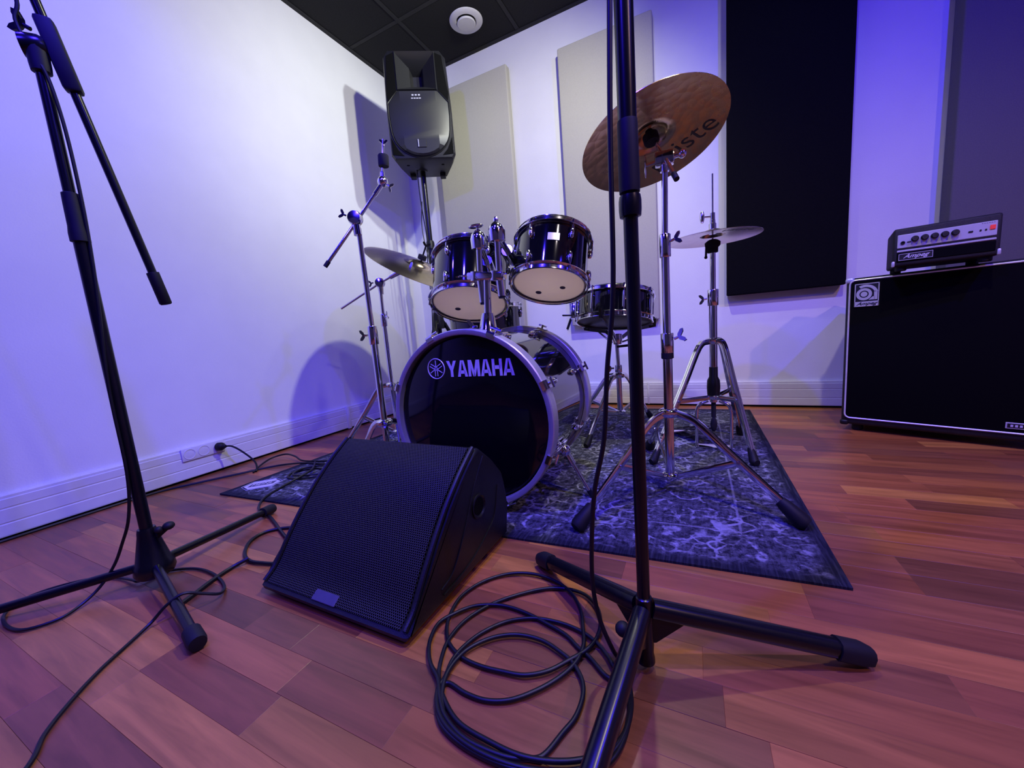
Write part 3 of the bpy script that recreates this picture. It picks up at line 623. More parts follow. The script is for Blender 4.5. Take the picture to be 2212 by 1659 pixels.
def tom(name, c, n, L, r, label, badge_dir, head_marks=(), rot=0.0, nl=6, cat='drum', group='rack toms'):
    c = V(c); n = V(n).normalized(); a, b, _ = frame(n)
    t = thing(name, c, label, cat, group)
    bm = BM(); lathe(bm, [(r-.012, .012), (r-.004, .010), (r-.004, L-.010), (r-.012, L-.012)], c, n, 48, cap=False); obj('shell', bm, M['gloss'], t)
    bm = BM(); lathe(bm, [(r-.0065, .0115), (r-.0065, L-.0115)], c, n, 40, cap=False); obj('bounce_lining', bm, M['birch'], t)  # pale inner wall added so bounced light glows through the bottom head
    for nm, cc, nn, mt in (('bottom', c+n*.022, -n, M['cream']), ('top', c+n*(L-.022), n, M['whitehead'])):
        bm = BM(); drum_hoop(bm, cc, nn, r); obj('hoop', bm, M['chrome'], t)
        bm = BM(); lathe(bm, [(r-.003, .0), (r-.003, .010), (r-.009, .0125), (r*.5, .013), (.001, .013)], cc, nn, 48, cap=False); obj('drumhead', bm, mt, t)
    for k in range(nl):
        th = rot+2*PI*k/nl; out = a*math.cos(th)+b*math.sin(th); pb = c+out*(r-.004)
        for z, sg in ((.055, -1), (L-.055, 1)):
            if nl == 6 and L < .17: z = L/2
            bm = BM(); lug(bm, pb+n*z, out, n*sg); lg = obj('lug', bm, M['chrome'], t)
            bm = BM(); rod(bm, c+out*(r+.006)+n*z+n*sg*.012, c+out*(r+.0065)+n*(L-.016 if sg > 0 else .016)); obj('tension_rod', bm, M['chrome'], t)
    bdv = V(badge_dir); bdv = (bdv - n*bdv.dot(n)).normalized(); s = n.cross(bdv)
    bm = BM()
    seg_ = 6; wd, ht = .040, .026
    vs = []
    for i in range(seg_+1):
        an = (i/seg_-.5)*wd/r; o_ = bdv*math.cos(an)+s*math.sin(an)
        vs.append([bm.verts.new(c+o_*(r-.0032)+n*(L*.60+dz*ht/2)) for dz in (-1, 1)])
    for i in range(seg_): bm.faces.new((vs[i][0], vs[i+1][0], vs[i+1][1], vs[i][1]))
    g = bmesh.ops.extrude_face_region(bm, geom=bm.faces[:])
    for v in [x for x in g['geom'] if isinstance(x, bmesh.types.BMVert)]:
        rad = (v.co-c) - n*(v.co-c).dot(n); v.co += rad.normalized()*.0016
    obj('badge', bm, M['silver'], t)
    for (pa, pr, sz) in head_marks:
        o_ = a*math.cos(pa)+b*math.sin(pa); bm = BM(); lathe(bm, [(sz, .0092), (sz, .0075), (.0005, .0074)], c+o_*pr, n, 14); obj('head_mark', bm, M['headmark'], t)  # small grey disc on the bottom head
    return t
TN_R = V((.011, .438, 1)).normalized(); TC_R = V((-.485, 1.305, .697))
TN_L = V((-.125, .430, 1)).normalized(); TC_L = V((-.790, 1.255, .661))
tom('rack_tom', TC_R, TN_R, .196, .135, 'black rack tom with two grey marks on its cream head, on the right', (.36, -.93, 0), ((2.55, .068, .011), (.55, .050, .010)), .35)
tom('rack_tom', TC_L, TN_L, .215, .146, 'larger black rack tom with one grey mark on its cream head, on the left', (-.93, -.36, 0), ((2.7, .062, .011),), .2)

# floor tom behind
FT = V((-1.010, 1.74, .30)); ft = tom('floor_tom', FT, (.02, -.02, 1), .40, .185, 'black floor tom standing behind the left rack tom', (-.5, -.85, 0), (), .3, nl=8, group='floor tom')
for k in range(3):
    th = .5+2*PI*k/3; d = V((math.cos(th), math.sin(th), 0))
    bm = BM(); sweep(bm, spl([FT+d*.212+V((0, 0, .18)), FT+d*.212+V((0, 0, -.1)), FT+d*.235+V((0, 0, -.2)), V((FT.x, FT.y, .016))+d*.25], 4), .005, 8); lg = obj('leg', bm, M['chrome'], ft)
    bm = BM(); lathe(bm, [(.010, 0), (.012, .004), (.009, .03), (.006, .034)], V((FT.x, FT.y, .0065))+d*.251, (0, 0, 1), 12); obj('rubber_foot', bm, M['rubber'], lg)
    bm = BM(); box(bm, (0, 0, 0), (.03, .03, .045), basis(d.cross(V((0, 0, 1))), d, (0, 0, 1), FT+d*.2+V((0, 0, .11))), .004); obj('leg_bracket', bm, M['chrome'], lg)

# bass drum
BR, BL_, BF = .280, .459, V((-.6458, .950, .2945)); th = math.radians(91.8); BA = V((math.cos(th), math.sin(th), 0))
bd = thing('bass_drum', (BF.x, BF.y+.2, 0), 'gloss black bass drum with black front head and silver hoops, behind the wedge', 'drum')
SR = .262
bm = BM(); lathe(bm, [(SR-.008, .03), (SR, .028), (SR, BL_-.028), (SR-.008, BL_-.03)], BF, BA, 72, cap=False); obj('shell', bm, M['gloss'], bd)
for cc, nn in ((BF, BA), (BF+BA*BL_, -BA)):
    bm = BM(); lathe(bm, [(SR+.001, .002), (SR+.004, 0), (BR-.003, 0), (BR, .003), (BR, .041), (BR-.003, .044), (SR+.001, .044)], cc, nn, 72, closed_prof=True); obj('hoop', bm, M['satin'], bd)
bm = BM(); lathe(bm, [(SR+.001, .034), (SR-.004, .020), (SR-.010, .018), (SR*.5, .017), (.001, .017)], BF, BA, 72, cap=False); hb = obj('front_head', bm, M['headblack'], bd)
bm = BM(); lathe(bm, [(SR+.001, .034), (SR-.004, .020), (SR-.010, .018), (.001, .017)], BF+BA*BL_, -BA, 48, cap=False); obj('batter_head', bm, M['whitehead'], bd)
ba, bb_, _ = frame(BA)   # ba = +x-ish or -x
BX = V((math.sin(th), -math.cos(th), 0)); BZ = V((0, 0, 1))
for end, sg in ((0.0, 1), (BL_, -1)):
    for k in range(8):
        an = math.radians(22.5+45*k); o_ = BX*math.cos(an)+BZ*math.sin(an); tg = BX*-math.sin(an)+BZ*math.cos(an)
        e0 = BF+BA*end; ax = BA*sg; bm = BM(); mm = basis(tg, ax, o_, e0)
        pts2 = [(-.003, SR+.008), (-.004, BR+.001), (-.002, BR+.006), (.046, BR+.006), (.060, BR-.001), (.060, BR-.010), (.048, BR-.004), (.046, BR+.001), (.001, BR+.001), (.001, SR+.008)]
        prism(bm, pts2, -.013, .013, basis(ax, o_, tg, e0)); cl = obj('claw', bm, M['chrome'], bd, smooth=False)
        bm = BM(); cyl(bm, e0+ax*.040+o_*(BR-.002), e0+ax*.115+o_*(SR+.016), .0032, seg=8)
        cyl(bm, e0+ax*.034+o_*(BR+.007)-tg*.0, e0+ax*.030+o_*(BR+.016), .004, seg=8); cyl(bm, e0+ax*.03+o_*(BR+.014)-tg*.016, e0+ax*.03+o_*(BR+.014)+tg*.016, .0038, seg=8)
        obj('tension_rod', bm, M['chrome'], bd)
        bm = BM(); lug(bm, e0+ax*.120+o_*SR, o_, -ax, .055, .011); obj('lug', bm, M['chrome'], bd)
for sx in (1, -1):
    an = math.radians(-28 if sx > 0 else 208); o_ = BX*math.cos(an)+BZ*math.sin(an); tg = BX*-math.sin(an)+BZ*math.cos(an)
    p = BF+BA*.17+o_*SR
    bm = BM(); box(bm, (0, 0, .007), (.05, .075, .014), basis(tg, BA, o_, p), .005); sphere(bm, p+o_*.022, .020, 14, 10); sb = obj('spur_bracket', bm, M['chrome'], bd)
    ft_ = V((BF.x+sx*.330, 1.135, .0065)); q = p+o_*.024; dd = (ft_-q).normalized()
    bm = BM(); cyl(bm, q-dd*.02, q+dd*(ft_-q).length*.93, .0062, seg=12); cyl(bm, q-dd*.012, q+dd*.05, .0105, seg=12); sp_ = obj('spur_leg', bm, M['chrome'], bd)
    bm = BM(); cyl(bm, ft_-dd*.028, ft_, .0085, .006, seg=12); obj('spur_tip', bm, M['rubber'], sp_)
    bm = BM(); wing(bm, q+BA*-.035*1+o_*.01, -BA+o_*.3, BZ, .020, .004); obj('spur_wing_nut', bm, M['chrome'], sb)
# logo on the front head: tuning-fork emblem and block letters, on plane y = head
hp = BF+BA*.0165
def hpt(x, z): return V((x, hp.y+(x-BF.x)*0.031, z))
LZ, LT = basis((1, .031, 0), (0, 0, 1), (.031, -1, 0), (0, 0, 0)), .0007
def lprism(bm, poly, x, z, s=1.0):
    mm = basis(V((1, .031, 0))*s, V((0, 0, 1))*s, (0, -1, 0), hpt(x, z)); prism(bm, poly, 0, LT, mm)
bm = BM(); sweep(bm, [hpt(-.752+.0315*math.cos(t*PI/24), .4570+.0315*math.sin(t*PI/24)) for t in range(48)], .0018, 5, closed=True)
for k in range(3):
    an = PI/2+2*PI*k/3; ca, sa = math.cos(an), math.sin(an)
    def rp(x0, y0, x1, y1):
        q = [(x0, y0), (x1, y0), (x1, y1), (x0, y1)]; lprism(bm, [(x*sa+y*ca, -x*ca+y*sa) for x, y in q], -.752, .4570)
    rp(-.0013, .002, .0013, .0265); rp(-.0055, -.024, -.0032, .004); rp(.0032, -.024, .0055, .004); rp(-.0055, .002, .0055, .0045)
obj('emblem', bm, M['logo'], hb, smooth=False)
GL = {'Y': [[(0, 1), (.29, 1), (.5, .62), (.71, 1), (1, 1), (.63, .40), (.63, 0), (.37, 0), (.37, .40)]],
      'A': [[(0, 0), (.27, 0), (.5, .98), (.5, 1), (.33, 1)], [(1, 0), (.73, 0), (.5, .98), (.5, 1), (.67, 1)], [(.2, .18), (.8, .18), (.76, .38), (.24, .38)]],
      'M': [[(0, 0), (.22, 0), (.22, 1), (0, 1)], [(.78, 0), (1, 0), (1, 1), (.78, 1)], [(.08, 1), (.30, 1), (.60, 0), (.40, 0)], [(.92, 1), (.70, 1), (.40, 0), (.60, 0)]],
      'H': [[(0, 0), (.27, 0), (.27, 1), (0, 1)], [(.73, 0), (1, 0), (1, 1), (.73, 1)], [(.2, .40), (.8, .40), (.8, .62), (.2, .62)]]}
wds = {'Y': 1.0, 'A': 1.0, 'M': 1.12, 'H': .92}
tot = sum(wds[c] for c in 'YAMAHA')+.08*5; un = .231/tot; x = -.7115
for ch in 'YAMAHA':
    bm = BM(); wd = wds[ch]*un
    for poly in GL[ch]: lprism(bm, [(px*wd, py*.050) for px, py in poly], x, .4300)
    obj('logo_letter', bm, M['logo'], hb, smooth=False); x += wd+.08*un

# tom holder on the bass drum
th_ = thing('tom_holder', (-.602, 1.06, .556), 'chrome double tom holder rising from the top of the bass drum', 'drum hardware')
Yh = 1.06
bm = BM(); cyl(bm, (-.607, Yh, .552), (-.594, Yh, .735), .0122, seg=18); obj('post', bm, M['chrome'], th_)
bm = BM(); lathe(bm, [(.034, 0), (.034, .008), (.028, .016), (.022, .05), (.019, .062), (.012, .064)], (-.607, Yh, .556), (.07, 0, 1), 24); obj('base_bracket', bm, M['chrome'], th_)
bm = BM(); wing(bm, (-.650, Yh-.02, .580), (-1, -.4, .1), (0, 0, 1), .020, .004); obj('base_wing_nut', bm, M['chrome'], th_)
mm = basis((.993, 0, -.11), (0, 1, 0), (.11, 0, .993), (-.595, Yh, .730))
bm = BM(); box(bm, (0, 0, 0), (.126, .040, .024), mm, .006); cyl(bm, mm @ V((-.035, 0, -.014)), mm @ V((-.035, 0, .014)), .021, seg=18); cyl(bm, mm @ V((.035, 0, -.014)), mm @ V((.035, 0, .014)), .021, seg=18); obj('receiver_block', bm, M['chrome'], th_)
bm = BM(); wing(bm, mm @ V((-.080, -.01, .002)), (-1, -.3, 0), (0, 1, .2), .020, .004); obj('receiver_wing_nut', bm, M['chrome'], th_)
for (xb, zb_, xt, zt_, tgt, zend, tw) in ((-.618, .725, -.612, .838, TC_L+TN_L*.115+V((.132, -.066, 0)), .652, .886), (-.551, .725, -.548, .850, TC_R+TN_R*.115+V((-.112, -.082, 0)), .664, .886)):
    bm = BM(); cyl(bm, (xb+.003, Yh, zend), (xb, Yh, .72), .0120, seg=14); ra = obj('receiver_tube', bm, M['chrome'], th_)
    bm = BM(); cyl(bm, (xb+.003, Yh, zend-.006), (xb+.003, Yh, zend+.004), .0112, seg=6); obj('tube_cap', bm, M['rubber'], ra)
    bm = BM(); cyl(bm, (xb, Yh, .735), (xt, Yh, zt_), .0095, seg=14); ar = obj('arm_rod', bm, M['chrome'], th_)
    bm = BM(); lathe(bm, [(.012, -.026), (.025, -.024), (.026, .006), (.022, .020), (.013, .028), (.006, .034)], (xt, Yh, zt_), (0, 0, 1), 20); obj('ball_clamp', bm, M['chrome'], ar)
    bm = BM(); cyl(bm, (xt, Yh, zt_+.02), (xt, Yh, tw-.004), .004, seg=8)
    if xb < -.58: sphere(bm, (xt-.006, Yh, tw-.003), .026, 18, 10, (1, .6, .24))
    else: sphere(bm, (xt, Yh, tw), .010, 12, 8, (.85, .5, 1.25))
    obj('clamp_wing_nut', bm, M['chrome'], ar)
    q = V((xt, Yh, zt_-.004)); dd = tgt-q
    bm = BM(); cyl(bm, q, tgt, .009, seg=12); obj('tom_arm', bm, M['chrome'], ar)
    bm = BM(); cyl(bm, q+dd*.55, tgt, .019, seg=14); obj('tom_clamp', bm, M['chrome'], ar)

# snare
SN = V((.029, .22, 1)).normalized(); ST = V((-.372, 1.90, .690)); SL = .138
sn = thing('snare_drum', ST-SN*SL, 'black snare drum with chrome hoops behind the right microphone stand', 'drum')
sr = .176; sc0 = ST-SN*SL; a, b, _ = frame(SN)
bm = BM(); lathe(bm, [(sr-.012, .014), (sr-.003, .012), (sr-.003, SL-.012), (sr-.012, SL-.014)], sc0, SN, 48, cap=False); obj('shell', bm, M['gloss'], sn)
for cc, nn, mt in ((sc0+SN*.020, -SN, M['clearhead']), (ST-SN*.022, SN, M['whitehead'])):
    bm = BM(); drum_hoop(bm, cc, nn, sr); obj('hoop', bm, M['chrome'], sn)
    bm = BM(); lathe(bm, [(sr-.003, 0), (sr-.003, .010), (sr-.010, .012), (.001, .012)], cc, nn, 40, cap=False); obj('drumhead', bm, mt, sn)
for k in range(8):
    t = .55+2*PI*k/8; o_ = a*math.cos(t)+b*math.sin(t); bm = BM(); q = sc0+o_*(sr+.006)
    cyl(bm, q+SN*.034, q+SN*(SL-.034), .0052, seg=10)
    for h in (.045, SL-.045): cyl(bm, sc0+o_*(sr-.004)+SN*h, q+SN*h, .004, seg=8)
    obj('lug', bm, M['chrome'], sn)
    bm = BM(); rod(bm, q+SN*.04, q+SN*.006); rod(bm, q+SN*(SL-.04), q+SN*(SL-.008)); obj('tension_rod', bm, M['chrome'], sn)
o_ = V((-.98, -.2, 0)); o_ = (o_-SN*o_.dot(SN)).normalized(); s_ = SN.cross(o_)
bm = BM(); box(bm, (0, 0, .014), (.030, .075, .028), basis(s_, SN, o_, sc0+o_*sr+SN*.062), .004); thw = obj('strainer', bm, M['chrome'], sn)
bm = BM(); box(bm, (0, 0, 0), (.018, .006, .055), basis(s_, SN, o_, sc0+o_*(sr+.045)+SN*.040), .002); sweep(bm, [sc0+o_*(sr+.030)+SN*.02+s_*x_ for x_ in (-.015, .015)]+[sc0+o_*(sr+.045)-SN*.03+s_*x_ for x_ in (.015, -.015)], .0035, 6, closed=True); obj('strainer_lever', bm, M['steel'], thw)
bm = BM(); d2 = V((.42, -.9, 0)); d2 = (d2-SN*d2.dot(SN)).normalized(); lathe(bm, [(.009, -.003), (.009, .002), (.006, .004), (.004, .0035)], sc0+d2*(sr-.002)+SN*SL*.55, d2, 16); obj('vent_badge', bm, M['chrome'], sn)

# ------------------------------------------------------------------ stands with flat-leg tripods
FLAT = [(-.003, -.011), (.003, -.011), (.004, -.008), (.004, .008), (.003, .011), (-.003, .011), (-.004, .008), (-.004, -.008)]
def tripod(t, base, hub_z, low_z, feet, leg_r=.03, frac=.52, sect=FLAT, mat=None, gap=0.0, footscale=1.0):
    mat = mat or M['chrome']; B = V((base[0], base[1], 0))
    bm = BM(); lathe(bm, [(.014, -.014), (.024, -.012), (.030, -.004), (.030, .006), (.024, .012), (.014, .013)], B+V((0, 0, hub_z)), (0, 0, 1), 18); obj('upper_collar', bm, mat, t)
    bm = BM(); lathe(bm, [(.013, -.012), (.022, -.010), (.027, -.003), (.027, .004), (.020, .010), (.013, .011)], B+V((0, 0, low_z)), (0, 0, 1), 18); obj('lower_collar', bm, mat, t)
    for f in feet:
        F_ = V((f[0], f[1], .030)); d = V((F_.x-B.x, F_.y-B.y, 0)); R_ = d.length; d.normalize(); side = d.cross(V((0, 0, 1)))
        top = B+d*.026+V((0, 0, hub_z)); kn = B+d*(.026+R_*.16)+V((0, 0, hub_z-.018))
        end = F_ - d*.015
        P_ = spl([top, kn, kn.lerp(end, .33), kn.lerp(end, .66), end], 4)
        bm = BM()
        for sg in ((-1, 1) if gap else (0,)):
            sweep(bm, [p+side*gap*sg for p in P_], 1, sect=sect)
        lg = obj('leg', bm, mat, t)
        mid = kn.lerp(end, frac)
        bm = BM(); sweep(bm, [B+d*.022+V((0, 0, low_z)), mid], 1, sect=[(x_*.8, y_*.9) for x_, y_ in sect]); obj('brace', bm, mat, lg)
        bm = BM(); cyl(bm, mid-side*(.008+gap), mid+side*(.008+gap), .0055, seg=10); obj('rivet', bm, mat, lg)
        ax = (P_[-1]-P_[-2]).normalized(); k = footscale
        bm = BM(); sweep(bm, [end-ax*.040*k, end-ax*.030*k, end+ax*.010, V((F_.x, F_.y, .0185))+d*.004], [.010*k, .0125*k, .0165*k, .012*k], 12)
        for v in bm.verts: v.co.z = max(v.co.z, .0066)
        obj('rubber_foot', bm, M['rubber'], lg)
def collar(bm, B, z0, z1, r, rin):
    lathe(bm, [(rin, z0-.001), (r-.001, z0), (r, z0+.002), (r, z1-.002), (r-.001, z1), (rin, z1+.001)], B, (0, 0, 1), 18)

# crash stand
B = V((-.094, 1.25, 0)); cs = thing('cymbal_stand', B, 'chrome cymbal stand holding the tilted crash, just right of the near mic stand', 'cymbal stand', 'cymbal stands')
bm = BM(); cyl(bm, B+V((0, 0, .045)), B+V((0, 0, .50)), .0142, seg=20); obj('lower_tube', bm, M['chrome'], cs)
bm = BM(); cyl(bm, B+V((0, 0, .49)), B+V((0, 0, .775)), .0112, seg=20); obj('middle_tube', bm, M['chrome'], cs)
bm = BM(); cyl(bm, B+V((0, 0, .765)), B+V((.004, 0, .985)), .0085, seg=18); obj('upper_tube', bm, M['chrome'], cs)
bm = BM(); collar(bm, B, .452, .512, .0185, .012); ck = obj('height_collar', bm, M['chrome'], cs)
bm = BM(); wing(bm, B+V((.033, -.008, .500)), (1, -.2, .45), (.3, .3, 1), .020, .005); obj('wing_nut', bm, M['chrome'], ck)
bm = BM(); lathe(bm, [(.0142, .434), (.018, .436), (.018, .456), (.0142, .457)], B, (0, 0, 1), 16); obj('nylon_ring', bm, M['rubber'], ck)
bm = BM(); collar(bm, B, .735, .800, .0160, .009); ck = obj('height_collar', bm, M['chrome'], cs)
bm = BM(); wing(bm, B+V((.028, -.006, .782)), (1, -.2, .3), (.3, .3, 1), .018, .004); obj('wing_nut', bm, M['chrome'], ck)
tripod(cs, B, .265, .060, [(.230, 1.108), (-.306, .920), (-.205, 1.66)], frac=.46, footscale=1.35)
CC = V((-.125, 1.260, 1.072)); CN = V((-.255, .237, 1)).normalized()
tp = B+V((.004, -.004, 1.005)); ch_ = CC-CN*.012
bm = BM(); box(bm, (0, 0, 0), (.052, .036, .036), basis((1, .1, 0), (-.1, 1, 0), (0, 0, 1), tp), .006); cyl(bm, tp-V((0, 0, .035)), tp, .0125, seg=14); tl = obj('tilter', bm, M['chrome'], cs)
dv = (ch_-tp).normalized()
bm = BM(); cyl(bm, tp+dv*.005, CC+CN*.048, .0048, seg=10); obj('tilter_rod', bm, M['chrome'], tl)
bm = BM(); cyl(bm, tp+V((.004, -.01, -.004)), tp+V((.032, -.055, -.075)), .0062, seg=12); st_ = obj('stub_arm', bm, M['chrome'], tl)
bm = BM(); cyl(bm, tp+V((.026, -.046, -.060)), tp+V((.034, -.058, -.080)), .0078, seg=12); obj('stub_tip', bm, M['rubber'], st_)
bm = BM(); sphere(bm, tp+V((-.050, -.012, -.012)), .032, 16, 8, (.12, .45, 1)); cyl(bm, tp, tp+V((-.050, -.012, -.01)), .005, seg=8); obj('tilter_wing', bm, M['chrome'], tl)
bm = BM(); cyl(bm, tp, tp+V((.045, 0, .002)), .007, seg=10); sphere(bm, tp+V((.046, 0, .002)), .012, 12, 8); obj('tilter_knob', bm, M['chrome'], tl)
bm = BM(); lathe(bm, [(.006, -.034), (.020, -.034), (.022, -.030), (.022, -.010), (.010, -.008)], CC+CN*.022, CN, 16); obj('felt', bm, M['felt'], tl)
bm = BM(); lathe(bm, [(.006, .0), (.018, .001), (.018, .018), (.006, .019)], CC+CN*.027, CN, 16); obj('top_felt', bm, M['felt'], tl)
def cymbal(name, c, n, r, label, mat, group, bell=.052, bow=.020):
    c = V(c); n = V(n).normalized(); t = thing(name, c, label, 'cymbal', group)
    up_ = [(r, 0)] + [(r*(1-k/8*(1-bell/r)), bow*(1-(1-k/8)**2)*.8) for k in range(1, 9)]
    zb_ = up_[-1][1]; up_ += [(bell*.9, zb_+.008), (bell*.7, zb_+.017), (bell*.4, zb_+.0225), (.007, zb_+.024)]
    dn = [(rr, zz-.0013) for rr, zz in up_][::-1]
    bm = BM(); lathe(bm, up_+dn, c-n*(zb_+.024)*.0-n*bow*.55, n, 72, closed_prof=True); obj('plate', bm, mat, t, angle=60); return t
cr = cymbal('crash_cymbal', CC, CN, .2035, 'large bronze crash cymbal tilted to show its lettered underside', M['bronze'], 'cymbals')
# lettering printed on the underside, read from below along the rim
def conform(o, c, n, r, bell, bow, lift=.0016):
    """press flat lettering onto the underside of a cymbal"""
    c = V(c); n = V(n).normalized(); org = ORG[o.name]
    for v in o.data.vertices:
        p = v.co+org-c; h = p.dot(n); rad = (p-n*h).length; k = max(0, min(1, (1-rad/r)/(1-bell/r)))
        z = bow*(1-(1-k)**2)*.8-bow*.55-lift; v.co = (p-n*h)+n*(z-(.0003 if h < 0 else 0))+c-org
    o.data.update()
u1, u2 = V((.1556, .0498, .0152)), V((.0731, .0942, -.0164))
tx = (u1-u2); tx = (tx-CN*tx.dot(CN)).normalized(); ty = (-CN).cross(tx).normalized(); umid = u1.lerp(u2, .92)
umid = umid-CN*umid.dot(CN)
lt = text('paiste', .098, basis(tx, ty, -CN, CC+umid), M['ink'], cr, 'lettering', .0002, .92, bold=-.0006); conform(lt, CC, CN, .2035, .052, .020)

# hi-hat
B = V((.042, 1.745, 0)); hs = thing('hi_hat_stand', B, 'chrome hi-hat stand with pedal at the right rear of the rug', 'cymbal stand', 'cymbal stands')
bm = BM(); cyl(bm, B+V((0, 0, .20)), B+V((0, 0, .635)), .0152, seg=20); obj('lower_tube', bm, M['chrome'], hs)
bm = BM(); cyl(bm, B+V((0, 0, .62)), B+V((0, 0, .815)), .0105, seg=18); obj('upper_tube', bm, M['chrome'], hs)
bm = BM(); cyl(bm, B+V((0, 0, .80)), B+V((0, 0, 1.088)), .0034, seg=10); obj('pull_rod', bm, M['chrome'], hs)
bm = BM(); collar(bm, B, .592, .655, .0200, .0105); ck = obj('height_collar', bm, M['chrome'], hs)
bm = BM(); wing(bm, B+V((-.034, -.012, .620)), (-1, -.3, -.1), (.2, 0, 1), .018, .004); obj('wing_nut', bm, M['chrome'], ck)
bm = BM(); lathe(bm, [(.016, .225), (.023, .228), (.025, .262), (.0235, .290), (.0165, .305), (.0160, .345), (.0155, .346)], B, (0, 0, 1), 18); obj('spring_housing', bm, M['plastic'], hs)
tripod(hs, B, .452, .222, [(.158, 1.945), (.172, 1.545), (-.175, 1.475)], frac=.50, gap=.004)
bm = BM(); lathe(bm, [(.010, .795), (.019, .797), (.020, .815), (.027, .822), (.028, .835), (.020, .842), (.012, .846)], B, (0, 0, 1), 18); obj('cymbal_seat', bm, M['felt'], hs)
bm = BM(); cyl(bm, B+V((-.022, -.012, .825)), B+V((-.024, -.015, .780)), .004, seg=8); sphere(bm, B+V((-.024, -.015, .780)), .006, 8, 6); obj('seat_screw', bm, M['felt'], hs)
bm = BM(); lathe(bm, [(.004, .865), (.013, .866), (.013, .905), (.010, .907), (.010, .918), (.009, .919), (.009, .945), (.004, .946)], B, (0, 0, 1), 14); cl = obj('clutch', bm, M['chrome'], hs)
bm = BM(); sphere(bm, B+V((-.036, -.016, .932)), .024, 14, 8, (.36, .36, 1)); cyl(bm, B+V((-.006, -.003, .932)), B+V((-.034, -.015, .932)), .0036, seg=8); obj('clutch_wing', bm, M['chrome'], cl)
HN = V((.001, .004, 1)).normalized()
hc = cymbal('hi_hat_cymbal', B+V((0, 0, .858)), HN, .167, 'thin pale hi-hat cymbal seen edge-on in front of the black panel', M['palebronze'], 'cymbals', .045, .014)
lt = text('paiste', .046, basis((.93, .36, 0), (.36, -.93, 0), (0, 0, -1), B+V((.085, -.060, .8475))), M['ink'], hc, 'lettering', .0002, 1.0); conform(lt, B+V((0, 0, .858)), HN, .167, .045, .014)
# hi-hat pedal frame and footboard
for sx in (1, -1):
    bm = BM(); sweep(bm, spl([B+V((sx*.020, 0, .205)), B+V((sx*.050, -.004, .19)), B+V((sx*.062, -.006, .165)), B+V((sx*.064, -.006, .10)), B+V((sx*.064, -.006, .012))], 5), .0068, 10); obj('frame_side', bm, M['chrome'], hs)
bm = BM(); cyl(bm, B+V((0, 0, .20)), B+V((0, 0, .135)), .009, seg=12); sphere(bm, B+V((0, -.005, .105)), .016, 12, 8, (.8, .8, 2.0)); obj('drive_link', bm, M['felt'], hs)
bm = BM(); box(bm, (0, 0, 0), (.135, .045, .006), basis((1, 0, 0), (0, 1, 0), (0, 0, 1), B+V((0, -.006, .010))), .002); obj('base_plate', bm, M['chrome'], hs)
fd = V((-.62, .78, 0)).normalized(); fs = fd.cross(V((0, 0, 1)))
bm = BM(); mm = basis(fs, (fd*.97+V((0, 0, -.23))).normalized(), (fd*.23+V((0, 0, .97))).normalized(), B+V((-.01, .01, .085)))
prism(bm, [(-.022, 0), (.022, 0), (.040, .05), (.043, .22), (-.043, .22), (-.040, .05)], -.003, .003, mm); fb = obj('footboard', bm, M['plastic'], hs)
bm = BM()
for k in range(4): box(bm, (0, .05+.045*k, .0045), (.06, .008, .003), mm)
obj('footboard_ribs', bm, M['rubber'], fb)
bm = BM(); box(bm, (0, 0, 0), (.085, .05, .014), basis(fs, fd, (0, 0, 1), B+fd*.235+V((-.01, .01, .0145))), .003); obj('heel_plate', bm, M['chrome'], hs)

# left boom stand without cymbal
B = V((-1.042, 1.0, 0)); l1 = thing('cymbal_boom_stand', B, 'chrome boom cymbal stand without a cymbal, left of the bass drum', 'cymbal stand', 'cymbal stands')
bm = BM(); cyl(bm, B+V((0, 0, .06)), B+V((0, 0, .600)), .0118, seg=18); obj('lower_tube', bm, M['chrome'], l1)
bm = BM(); cyl(bm, B+V((0, 0, .59)), B+V((-.003, 0, .945)), .0088, seg=18); obj('upper_tube', bm, M['chrome'], l1)
bm = BM(); collar(bm, B, .548, .612, .0165, .009); ck = obj('height_collar', bm, M['chrome'], l1)
bm = BM(); wing(bm, B+V((-.030, -.012, .582)), (-1, -.3, 0), (0, 0, 1), .018, .004); obj('wing_nut', bm, M['chrome'], ck)
tripod(l1, B, .262, .085, [(-1.30, 1.035), (-.945, .905+.0), (-1.02, 1.26)], frac=.5)
t0 = V((-1.047, .993, .975))
bm = BM(); lathe(bm, [(.006, -.017), (.021, -.016), (.024, -.008), (.024, .008), (.021, .016), (.006, .017)], t0, (.45, -.88, .1), 20); cyl(bm, t0-V((-.003, 0, .055)), t0, .0135, .0115, seg=14); tl = obj('boom_tilter', bm, M['chrome'], l1)
bm = BM(); wing(bm, t0+V((-.034, -.018, .016)), (-.85, -.4, .45), (.3, .2, 1), .014, .003); obj('tilter_wing', bm, M['steel'], tl)
e0, e1 = V((-1.126, .912, .820)), V((-.976, 1.069, 1.094)); lo_ = V((.006, .004, -.002))
bm = BM(); cyl(bm, e0, e1, .0058, seg=12); ba_ = obj('boom_arm', bm, M['chrome'], l1)
dv = (e1-e0).normalized(); bm = BM(); cyl(bm, e0-dv*.002, e0+dv*.02, .0072, seg=12); obj('arm_tip', bm, M['rubber'], ba_)
bm = BM(); cyl(bm, e1-dv*.05, e1, .0082, seg=12); sphere(bm, e1+V((0, 0, .004)), .0180, 16, 10); cyl(bm, e1, e1+V((.002, 0, .035)), .010, .007, seg=12); bt = obj('cymbal_tilter', bm, M['chrome'], ba_)
bm = BM(); wing(bm, e1+V((.022, .006, -.014)), (.7, .2, -.6), (.6, 0, .6), .014, .003); obj('tilter_wing', bm, M['chrome'], bt)
e2 = V((-.966, 1.079, 1.192))
